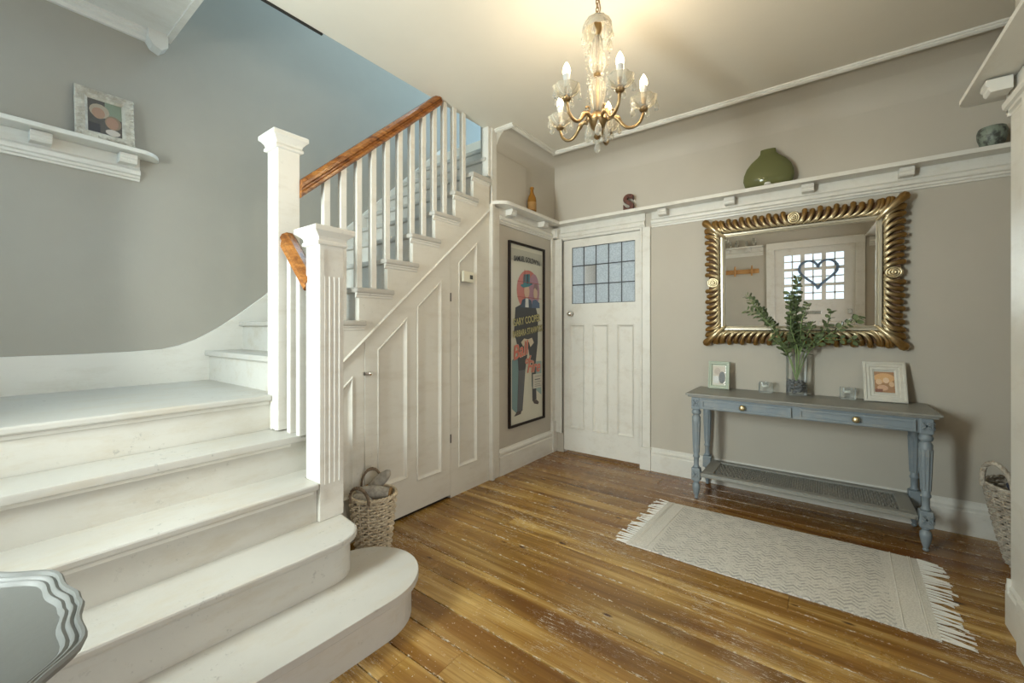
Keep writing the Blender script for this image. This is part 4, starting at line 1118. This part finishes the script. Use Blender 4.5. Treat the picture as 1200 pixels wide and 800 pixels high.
# letter S
fc = bpy.data.curves.new('tmp', 'FONT'); fc.body = 'S'; fc.size = .215; fc.extrude = .014; fc.offset = .007; fc.bevel_depth = .002; fc.align_x = 'CENTER'
tmp = bpy.data.objects.new('tmp', fc); COL.objects.link(tmp)
def text_mesh(body, size, extrude=0, offset=0, bevel=0, shear=0):
    fc.body = body; fc.size = size; fc.extrude = extrude; fc.offset = offset; fc.bevel_depth = bevel; fc.shear = shear
    bpy.context.view_layer.update(); dg = bpy.context.evaluated_depsgraph_get()
    return bpy.data.meshes.new_from_object(tmp.evaluated_get(dg))
me = text_mesh('S', .195, .013, .006, .002); me.materials.clear(); me.materials.append(RUST)
o = bpy.data.objects.new('letter_ornament', me); COL.objects.link(o); o.rotation_euler = (PI/2, 0, 0); o.location = (.772, -.055, SZ+.006)
tag(o, 'rusty brown metal letter S standing on shelf above glazed door', 'ornament')
pt = thing('pot', 'small round mottled grey-green pot on picture shelf at right', 'pot', (2.868, -.068, SZ+.001))
m = MB(); m.lathe([(0, 0), (.032, 0), (.048, .020), (.058, .055), (.060, .085), (.054, .108), (.050, .112), (.046, .106), (.052, .08), (.045, .03), (0, .012)], (0, 0, 0), 30); m.build('body', POTM, pt, smooth=50)

# ================================================================== thermostat
th = thing('thermostat', 'small cream thermostat mounted on white panelling under the stairs', 'thermostat', (.0, -1.268, 1.578), world=True)
MB().box(.0, -1.322, 1.540, .026, -1.212, 1.618).build('housing', CREAM, th, bevel=.004)
m = MB(); m.box(.026, -1.255, 1.562, .028, -1.225, 1.592); m.build('display', GREYBOX, th)

# ================================================================== poster
ps = thing('framed_poster', 'tall narrow vintage film poster in dark frame on wall left of glazed door', 'poster', (.0, -.486, .36), PI/2)
W, H = .552, 1.578
fr = framed(rect(-W/2, 0, W/2, H), [rect(-W/2+.018, .018, W/2-.018, H-.018)], -.024, 0, 'y'); fr.build('frame', BLACK, ps, bevel=.003)
cream = (.60, .58, .47)
PW, PH = W-.05, H-.05
def U(x, z): return (x*W/2*.90, z*H)   # x -1..1, z 0..1
def PL(l): return [U(*p) for p in l]
teal = (.17, .27, .27); dk = (.045, .045, .048); red = (.50, .13, .09)
circ = [U(.10+.72*math.cos(t), .745+.115*math.sin(t)) for t in [2*PI*i/32 for i in range(32)]]
layers = [
 (rect(-W/2+.017, .017, W/2-.017, H-.017), cream),
 (PL([(-.98, .965), (.98, .965), (.98, .90), (-.98, .90)]), (.44, .43, .35)),
 (PL([(-.90, .10), (-.55, .06), (-.35, .10), (-.35, .40), (-.90, .36)]), teal),
 (PL([(.30, .20), (.95, .14), (.95, .34), (.30, .34)]), (.28, .38, .36)),
 (circ, (.52, .17, .13)),
 ([U(.45+.36*math.cos(t), .745+.100*math.sin(t)) for t in [2*PI*i/24 for i in range(24)]], (.40, .22, .27)),
 # long dark suit
 (PL([(-.70, .645), (-.35, .665), (.05, .655), (.55, .66), (.72, .60), (.70, .45), (.55, .32), (.62, .12), (.35, .115), (.30, .30), (.08, .42), (-.10, .30), (-.28, .075), (-.60, .070), (-.52, .30), (-.62, .45), (-.78, .52)]), dk),
 (PL([(-.52, .30), (-.60, .07), (-.30, .08), (-.12, .30)]), (.10, .10, .105)),
 # shoes
 (PL([(-.78, .055), (-.62, .078), (-.34, .078), (-.38, .060)]), (.07, .05, .045)),
 (PL([(.36, .118), (.62, .118), (.78, .100), (.72, .088), (.46, .098)]), (.07, .05, .045)),
 (PL([(.17, .07), (.20, .07), (.20, .36), (.17, .36)]), (.62, .60, .52)),
 # man: shoulders, shirt, face, top hat
 (PL([(-.42, .648), (-.30, .69), (-.02, .705), (.26, .69), (.36, .648)]), (.05, .075, .12)),
 (PL([(-.12, .65), (-.10, .70), (.08, .70), (.10, .65)]), (.62, .62, .58)),
 ([U(-.02+.17*math.cos(t), .742+.040*math.sin(t)) for t in [2*PI*i/18 for i in range(18)]], (.60, .40, .27)),
 (PL([(-.40, .766), (-.25, .758), (.10, .768), (.34, .784), (.30, .790), (.16, .786), (.18, .840), (-.22, .832), (-.24, .778), (-.38, .774)]), (.03, .17, .19)),
 (PL([(-.03, .782), (.08, .785), (.08, .838), (-.03, .834)]), (.03, .035, .04)),
 # companion
 (PL([(.28, .648), (.34, .69), (.55, .70), (.80, .68), (.82, .650)]), (.08, .12, .20)),
 ([U(.53+.13*math.cos(t), .733+.034*math.sin(t)) for t in [2*PI*i/18 for i in range(18)]], (.58, .42, .30)),
 (PL([(.38, .755), (.44, .785), (.62, .792), (.70, .77), (.66, .750), (.50, .765)]), (.25, .16, .16)),
 # hands and gloves
 (PL([(-.38, .455), (-.20, .475), (.05, .47), (.30, .478), (.42, .45), (.20, .425), (.10, .455), (-.10, .455), (-.25, .43)]), (.60, .52, .38)),
 # credit box
 (PL([(.36, .185), (.96, .185), (.96, .268), (.36, .268)]), (.55, .53, .45)),
]
mm, mats = print_mesh(layers, -.004, -.00025)
# crosses of the window bars and fold lines
sheet = mm.build('poster_sheet', mats, ps)
m = MB()
for z in (.705, .79): m.box(-.55*W/2, -.0098, z*H-.002, .80*W/2, -.0095, z*H+.002)
m.box(-.16*W/2, -.0098, .79*H, -.13*W/2, -.0095, .86*H)
m.build('window_lines', flat((.32, .05, .03)), sheet)
def word(body, size, x, z, c, arc=0, rot=0, offset=0, shear=0, width=None, outline=None):
    me = text_mesh(body, size, .0003, offset, 0, shear); me.materials.clear(); me.materials.append(flat(c))
    xs = [v.co.x for v in me.vertices]; wd = max(xs)-min(xs); k = (width/wd) if width else 1
    for v in me.vertices:
        xx = v.co.x*k; yy = v.co.y
        yy += arc*(1-(xx/(wd*k/2))**2); cr, sr = math.cos(rot), math.sin(rot)
        X, Z = xx*cr-yy*sr, xx*sr+yy*cr
        yo = -.0105 - v.co.z-(0 if not outline else -.0004)
        v.co = (x+X, yo, z+Z)
    o = bpy.data.objects.new('lettering', me); COL.objects.link(o); o.parent = ps
word('SAMUEL GOLDWYN', .062, 0, .896*H, (.03, .03, .03), offset=.0012, width=.40, arc=.012)
for col, off, ol in (((.10, .09, .05), .0045, 1), ((.52, .47, .22), .001, 0)):
    word('GARY COOPER', .088, .0, .560*H, col, arc=-.0, rot=.13, offset=off, width=.43, outline=ol)
    word('BARBARA STANWYCK', .078, .02, .500*H, col, arc=0, rot=.13, offset=off, width=.47, outline=ol)
for col, off, ol in (((.52, .48, .36), .006, 1), ((.60, .17, .12), .003, 0)):
    word('Ball', .17, -.10, .375*H, col, rot=.22, offset=off, shear=.3, outline=ol, width=.25)
    word('of', .09, .0, .335*H, col, rot=.05, offset=off, shear=.3, outline=ol)
    word('Fire', .15, .095, .282*H, col, rot=-.02, offset=off, shear=.3, outline=ol, width=.215)
m = MB()
for i, z in enumerate((.254, .236, .222, .208, .197)): m.box(.42*W/2, -.0102, z*H-(.004 if i == 1 else .0018), .82*W/2-(.02 if i % 2 else 0), -.0100, z*H+(.004 if i == 1 else .0018))
m.build('small_print', flat((.12, .12, .11)), sheet)
bpy.data.objects.remove(tmp)

# ================================================================== rug
rg = thing('rug', 'pale grey woven runner rug with tasselled ends on floorboards before console table', 'rug', (1.86, -.92, 0.0), world=True)
c4 = [(1.235, -1.300), (2.475, -1.270), (2.500, -.545), (1.262, -.585)]
NX, NY = 44, 20; vs = []; fs = []
for i in range(NX+1):
    for j in range(NY+1):
        u, v = i/NX, j/NY
        a = Vector(c4[0]).lerp(Vector(c4[1]), u); b = Vector(c4[3]).lerp(Vector(c4[2]), u); p = a.lerp(b, v)
        e = .004*math.sin(u*9+1) if j == 0 else 0
        vs.append((p.x, p.y+e, .0065+.0012*math.sin(u*13+v*4)+.0008*math.sin(v*17)))
for i in range(NX):
    for j in range(NY):
        k = i*(NY+1)+j; fs.append((k, k+NY+1, k+NY+2, k+1))
n = len(vs); vs += [(x, y, .001) for x, y, z in vs]; 
for i in range(NX): fs += [(i*(NY+1), (i+1)*(NY+1), n+(i+1)*(NY+1), n+i*(NY+1)), (i*(NY+1)+NY, (i+1)*(NY+1)+NY, n+(i+1)*(NY+1)+NY, n+i*(NY+1)+NY)]
for j in range(NY): fs += [(j, j+1, n+j+1, n+j), (NX*(NY+1)+j, NX*(NY+1)+j+1, n+NX*(NY+1)+j+1, n+NX*(NY+1)+j)]
MB().add(vs, fs).build('woven_field', RUG, rg, smooth=40)
m = MB()
for e in range(2):
    for q in (.028, .036, .105):
        a = Vector(c4[0 if e == 0 else 1]); b = Vector(c4[3 if e == 0 else 2]); s = q if e == 0 else -q
        MB().tube([(a.x+s, a.y+.004, .008), (b.x+s, b.y-.004, .008)], .0022, 5).build('end_stripe', TASS, rg)
for e in range(2):
    a = Vector(c4[0 if e == 0 else 1]); b = Vector(c4[3 if e == 0 else 2]); sg = -1 if e == 0 else 1
    for i in range(30):
        t = (i+.5)/30; p = a.lerp(b, t); ln = random.uniform(.075, .105) if e else random.uniform(.06, .09)
        dy = random.uniform(-.022, .022)
        m = MB()
        for k in (-1, 1):
            m.tube([(p.x, p.y+k*.004, .007), (p.x+sg*ln*.4, p.y+dy*.4+k*.005, .006), (p.x+sg*ln*.75, p.y+dy+k*.002, .005), (p.x+sg*ln, p.y+dy*1.3+k*.006, .004)], [.0028, .0026, .0024, .0018], 5)
        m.build('tassel', TASS, rg, smooth=60)

# ================================================================== baskets
def basket(name, label, loc, rb, rt, h, material, rows, stakes, ell=1.0, sr=.0042):
    t = thing(name, label, 'basket', loc)
    m = MB()
    def rad(z): s = z/h; return rb+(rt-rb)*s**.8
    for r_ in range(rows):
        z = .008+(h-.02)*r_/(rows-1); R_ = rad(z); pts = []
        for k in range(stakes*4):
            a = 2*PI*k/(stakes*4); w_ = .0075*math.cos(PI*k/2+(r_ % 2)*PI) if k % 2 == 0 else 0
            pts.append(((R_+w_)*math.cos(a), (R_+w_)*math.sin(a)*ell, z+.0015*math.sin(3*a+r_)))
        m.tube(pts, sr, 5, closed=True)
    o = m.build('woven_wall', material, t, smooth=60); o['kind'] = 'stuff'
    m = MB()
    for k in range(stakes):
        a = 2*PI*k/stakes
        m.tube([(rad(h*s)*math.cos(a), rad(h*s)*math.sin(a)*ell, .004+(h-.006)*s) for s in [i/6 for i in range(7)]], .0042, 5)
    o = m.build('stakes', material, t, smooth=60); o['kind'] = 'stuff'
    m = MB(); m.lathe([(0, .004), (rb, .004), (rb, .012), (0, .012)], (0, 0, 0), 28)
    for v in range(len(m.v)): m.v[v] = (m.v[v][0], m.v[v][1]*ell, m.v[v][2])
    m.build('base', material, t)
    m = MB()
    for ph in (0, 1, 2):
        m.tube([((rt+.006*math.cos(12*a+ph*2.1))*math.cos(a), (rt+.006*math.cos(12*a+ph*2.1))*math.sin(a)*ell, h+.006*math.sin(12*a+ph*2.1)) for a in [2*PI*k/96 for k in range(96)]], .0055, 6, closed=True)
    m.build('braided_rim', material, t, smooth=60)
    return t
def handle(t, ang, R_, h, w_, hh, material, ell=1, lean=0, r=.005):
    m = MB()
    for ph in (0, PI*2/3, PI*4/3):
        pts = []
        for i in range(33):
            s = i/32; a = PI*s
            lx = w_*math.cos(a); z = h-.01+hh*math.sin(a)**.8
            out = lean*math.sin(a)
            tw = .005; q = 26*s+ph
            c = Vector(((R_+out+tw*math.cos(q))*math.cos(ang)-lx*math.sin(ang), ((R_+out+tw*math.cos(q))*math.sin(ang)+lx*math.cos(ang))*1, z+tw*math.sin(q)))
            pts.append(c)
        m.tube(pts, r, 6)
    m.build('handle', material, t, smooth=60)
b1 = basket('wicker_basket', 'pale wicker basket holding grey slippers on floor behind the bottom step', (.150, -2.165, .001), .082, .118, .300, WICK, 19, 15, 1.0, .0056)
handle(b1, math.radians(-70), .118, .30, .058, .085, ROPE, lean=.012)
handle(b1, math.radians(150), .112, .30, .055, .11, ROPE, lean=.0)
def slipper(label, loc, rot, L_=.20):
    t = thing('slipper', label, 'slipper', loc); t.rotation_euler = rot
    m = MB(); seg = 16; vs = []; fs = []; n = 11
    for i in range(n):
        s = i/(n-1); fq = math.sqrt(max(.004, 1-(max(0, s-.35)/.655)**2))*(.82+.18*min(1, s/.35)); w_ = .040*fq; hh = .046*fq
        for k in range(seg):
            a = 2*PI*k/seg; vs.append((-L_/2+L_*s, w_*math.cos(a), hh*math.sin(a)*.75))
    for i in range(n-1): fs += [(i*seg+k, i*seg+(k+1) % seg, (i+1)*seg+(k+1) % seg, (i+1)*seg+k) for k in range(seg)]
    fs.append(tuple((n-1)*seg+k for k in range(seg)))
    m.add(vs, fs); m.build('upper', FELT, t, smooth=70)
    ring = [(-L_/2-.002, .030*math.cos(a), .038*math.sin(a)*.75) for a in [2*PI*k/20 for k in range(20)]]
    MB().tube(ring, .0065, 6, closed=True).build('opening_rim', BROWNS, t, smooth=60)
    MB().add([(-L_/2+.006, .026*math.cos(a), .024*math.sin(a)) for a in [2*PI*k/20 for k in range(20)]], [tuple(range(20))]).build('lining', FELTD, t)
    return t
slipper('grey felt slipper with dark open heel lying across top of pale wicker basket', (.160, -2.175, .315), (.15, -.12, math.radians(222)), .18)
slipper('grey felt slipper poking up highest at back of pale wicker basket', (.110, -2.090, .345), (.1, -.75, math.radians(40)), .15)
ft = thing('rolled_cloth', 'rolled grey cloth tucked at front of pale wicker basket', 'cloth', (.155, -2.225, .275), world=False)
m = MB(); m.tube([(-.07, -.01, 0), (-.03, -.015, .008), (.02, -.012, .005), (.07, 0, 0)], [.030, .040, .038, .026], 14); m.build('roll', FELT, ft, smooth=60)

b2 = basket('wicker_basket', 'grey-washed wicker basket on floor beside white pillar at right', (3.01, -.33, .001), .140, .225, .400, WICKG, 25, 24, .95, .0062)
handle(b2, math.radians(205), .222, .40, .085, .135, WICKG, lean=.012, r=.008)
handle(b2, math.radians(25), .222, .40, .085, .135, WICKG, lean=.012, r=.008)
cl = thing('folded_cloth', 'dark blue bundle of cloth inside grey-washed wicker basket', 'cloth', (3.00, -.33, .385))
m = MB()
for k in range(7):
    a = k*.9; m.tube([(.12*math.cos(a), .10*math.sin(a), -.01), (.04*math.cos(a+.6), .04*math.sin(a+.6), .055+.012*(k % 3)), (-.08*math.cos(a+.3), -.10*math.sin(a+.3), 0)], [.035, .048, .03], 12)
m.build('bundle', NAVY, cl, smooth=70)

# ================================================================== side table (bottom left)
TC = (1.058, -3.770)
sd = thing('side_table', 'round grey side table with scalloped pie-crust rim beside the stair foot', 'table', (TC[0], TC[1], 0))
ZT = .725; RT = .375
def scal(a, r, depth=1): 
    # three-lobed pie-crust outline
    q = (a*8/(2*PI)) % 1
    return r*(1+depth*.050*(abs(math.sin(PI*q))**.55-.6)+depth*.018*math.cos(16*a))
m = MB(); seg = 160; pr = [(.0, ZT-.024), (.300, ZT-.024), (.350, ZT-.020), (.362, ZT-.010), (.366, ZT), (.363, ZT+.004), (.359, ZT+.003), (.3565, ZT-.003), (.352, ZT), (.349, ZT-.001), (.3465, ZT-.006), (.342, ZT-.004), (.339, ZT-.006), (.336, ZT-.011), (.0, ZT-.010)]
vs = []; fs = []
for r, z in pr:
    for k in range(seg):
        a = 2*PI*k/seg+.26; q = scal(a, r+.012) if r > .2 else r; vs.append((q*math.cos(a), q*math.sin(a), z))
for i in range(len(pr)-1): fs += [(i*seg+k, i*seg+(k+1) % seg, (i+1)*seg+(k+1) % seg, (i+1)*seg+k) for k in range(seg)]
m.add(vs, fs); m.build('tabletop', STABLE, sd, smooth=50)
m = MB(); vs = []; fs = []
for z, r in ((ZT-.024, .300), (ZT-.055, .300), (ZT-.075, .296)):
    for k in range(64):
        a = 2*PI*k/64; dz = -.022*abs(math.sin(2*a)) if z < ZT-.06 else 0; vs.append((r*math.cos(a), r*math.sin(a), z+dz))
for i in range(2): fs += [(i*64+k, i*64+(k+1) % 64, (i+1)*64+(k+1) % 64, (i+1)*64+k) for k in range(64)]
m.add(vs, fs); ap = m.build('apron', STAB2, sd, smooth=50)
so_ = ap.modifiers.new('solid', 'SOLIDIFY'); so_.thickness = .014
for k in range(4):
    a = PI/4+k*PI/2+.15; c, s = math.cos(a), math.sin(a)
    m = MB(); pts = []; rad = []
    for i in range(15):
        t = i/14; r = .275+.035*math.sin(PI*2*t*.9)*(1-t*.3)-(.05*t)+(.05*t**4); z = ZT-.03-(ZT-.03)*t
        pts.append((r*c, r*s, z)); rad.append(.028-.017*min(1, t*1.2)+(.008*max(0, t-.9)*10))
    m.tube(pts, rad, 10); m.build('leg', STAB2, sd, smooth=60)

# ================================================================== things seen only in the mirror
rk = thing('coat_rack', 'pine coat rack with upright pegs on wall left of front door in the mirror', 'coat rack', (.98, -4.3, 1.78), world=True)
MB().box(.62, -4.3, 1.775, 1.30, -4.275, 1.845).build('backboard', RACKW, rk, bevel=.004)
for x in (.72, .96, 1.20):
    MB().tube([(x, -4.265, 1.74), (x, -4.255, 1.79), (x+.004, -4.24, 1.85), (x+.01, -4.22, 1.90)], [.012, .017, .015, .009], 8).build('peg', RACKW, rk, smooth=60)
for i, (x, s, lb) in enumerate(((.78, 1.0, 'leftmost'), (.90, .8, 'second from left'), (1.0, .9, 'middle'), (1.14, .7, 'second from right'), (1.24, 1.0, 'rightmost'))):
    b = thing('glass_jar', lb+' of five glass jars above the coat rack seen in mirror', 'jar', (x, -4.235, SZ+.001), group='glass jars on the front wall shelf')
    MB().lathe([(0, 0), (.030*s, 0), (.034*s, .02), (.034*s, .07*s), (.018*s, .10*s), (.018*s, .125*s), (.015*s, .125*s), (.03*s, .06*s), (0, .006)], (0, 0, 0), 18).build('body', CRYST, b, smooth=50)
hw = thing('heart_wreath', 'blue-grey heart-shaped wreath hanging on the front door glazing, seen in mirror', 'wreath', (2.06, -4.295, 1.73))
m = MB(); pts = []
for k in range(40):
    t = 2*PI*k/40; pts.append((.0145*16*math.sin(t)**3, 0, .0145*(13*math.cos(t)-5*math.cos(2*t)-2*math.cos(3*t)-math.cos(4*t))))
for ph in (0, 2.1, 4.2):
    m.tube([(p[0]+.008*math.cos(k*1.1+ph), .008*math.sin(k*1.1+ph), p[2]) for k, p in enumerate(pts)], .013, 6, closed=True)
m.build('twined_hoop', mat('blue_grey_willow', (.16, .22, .30), .8), hw, smooth=60)

for o in bpy.data.objects:
    if '_w' in o: del o['_w']
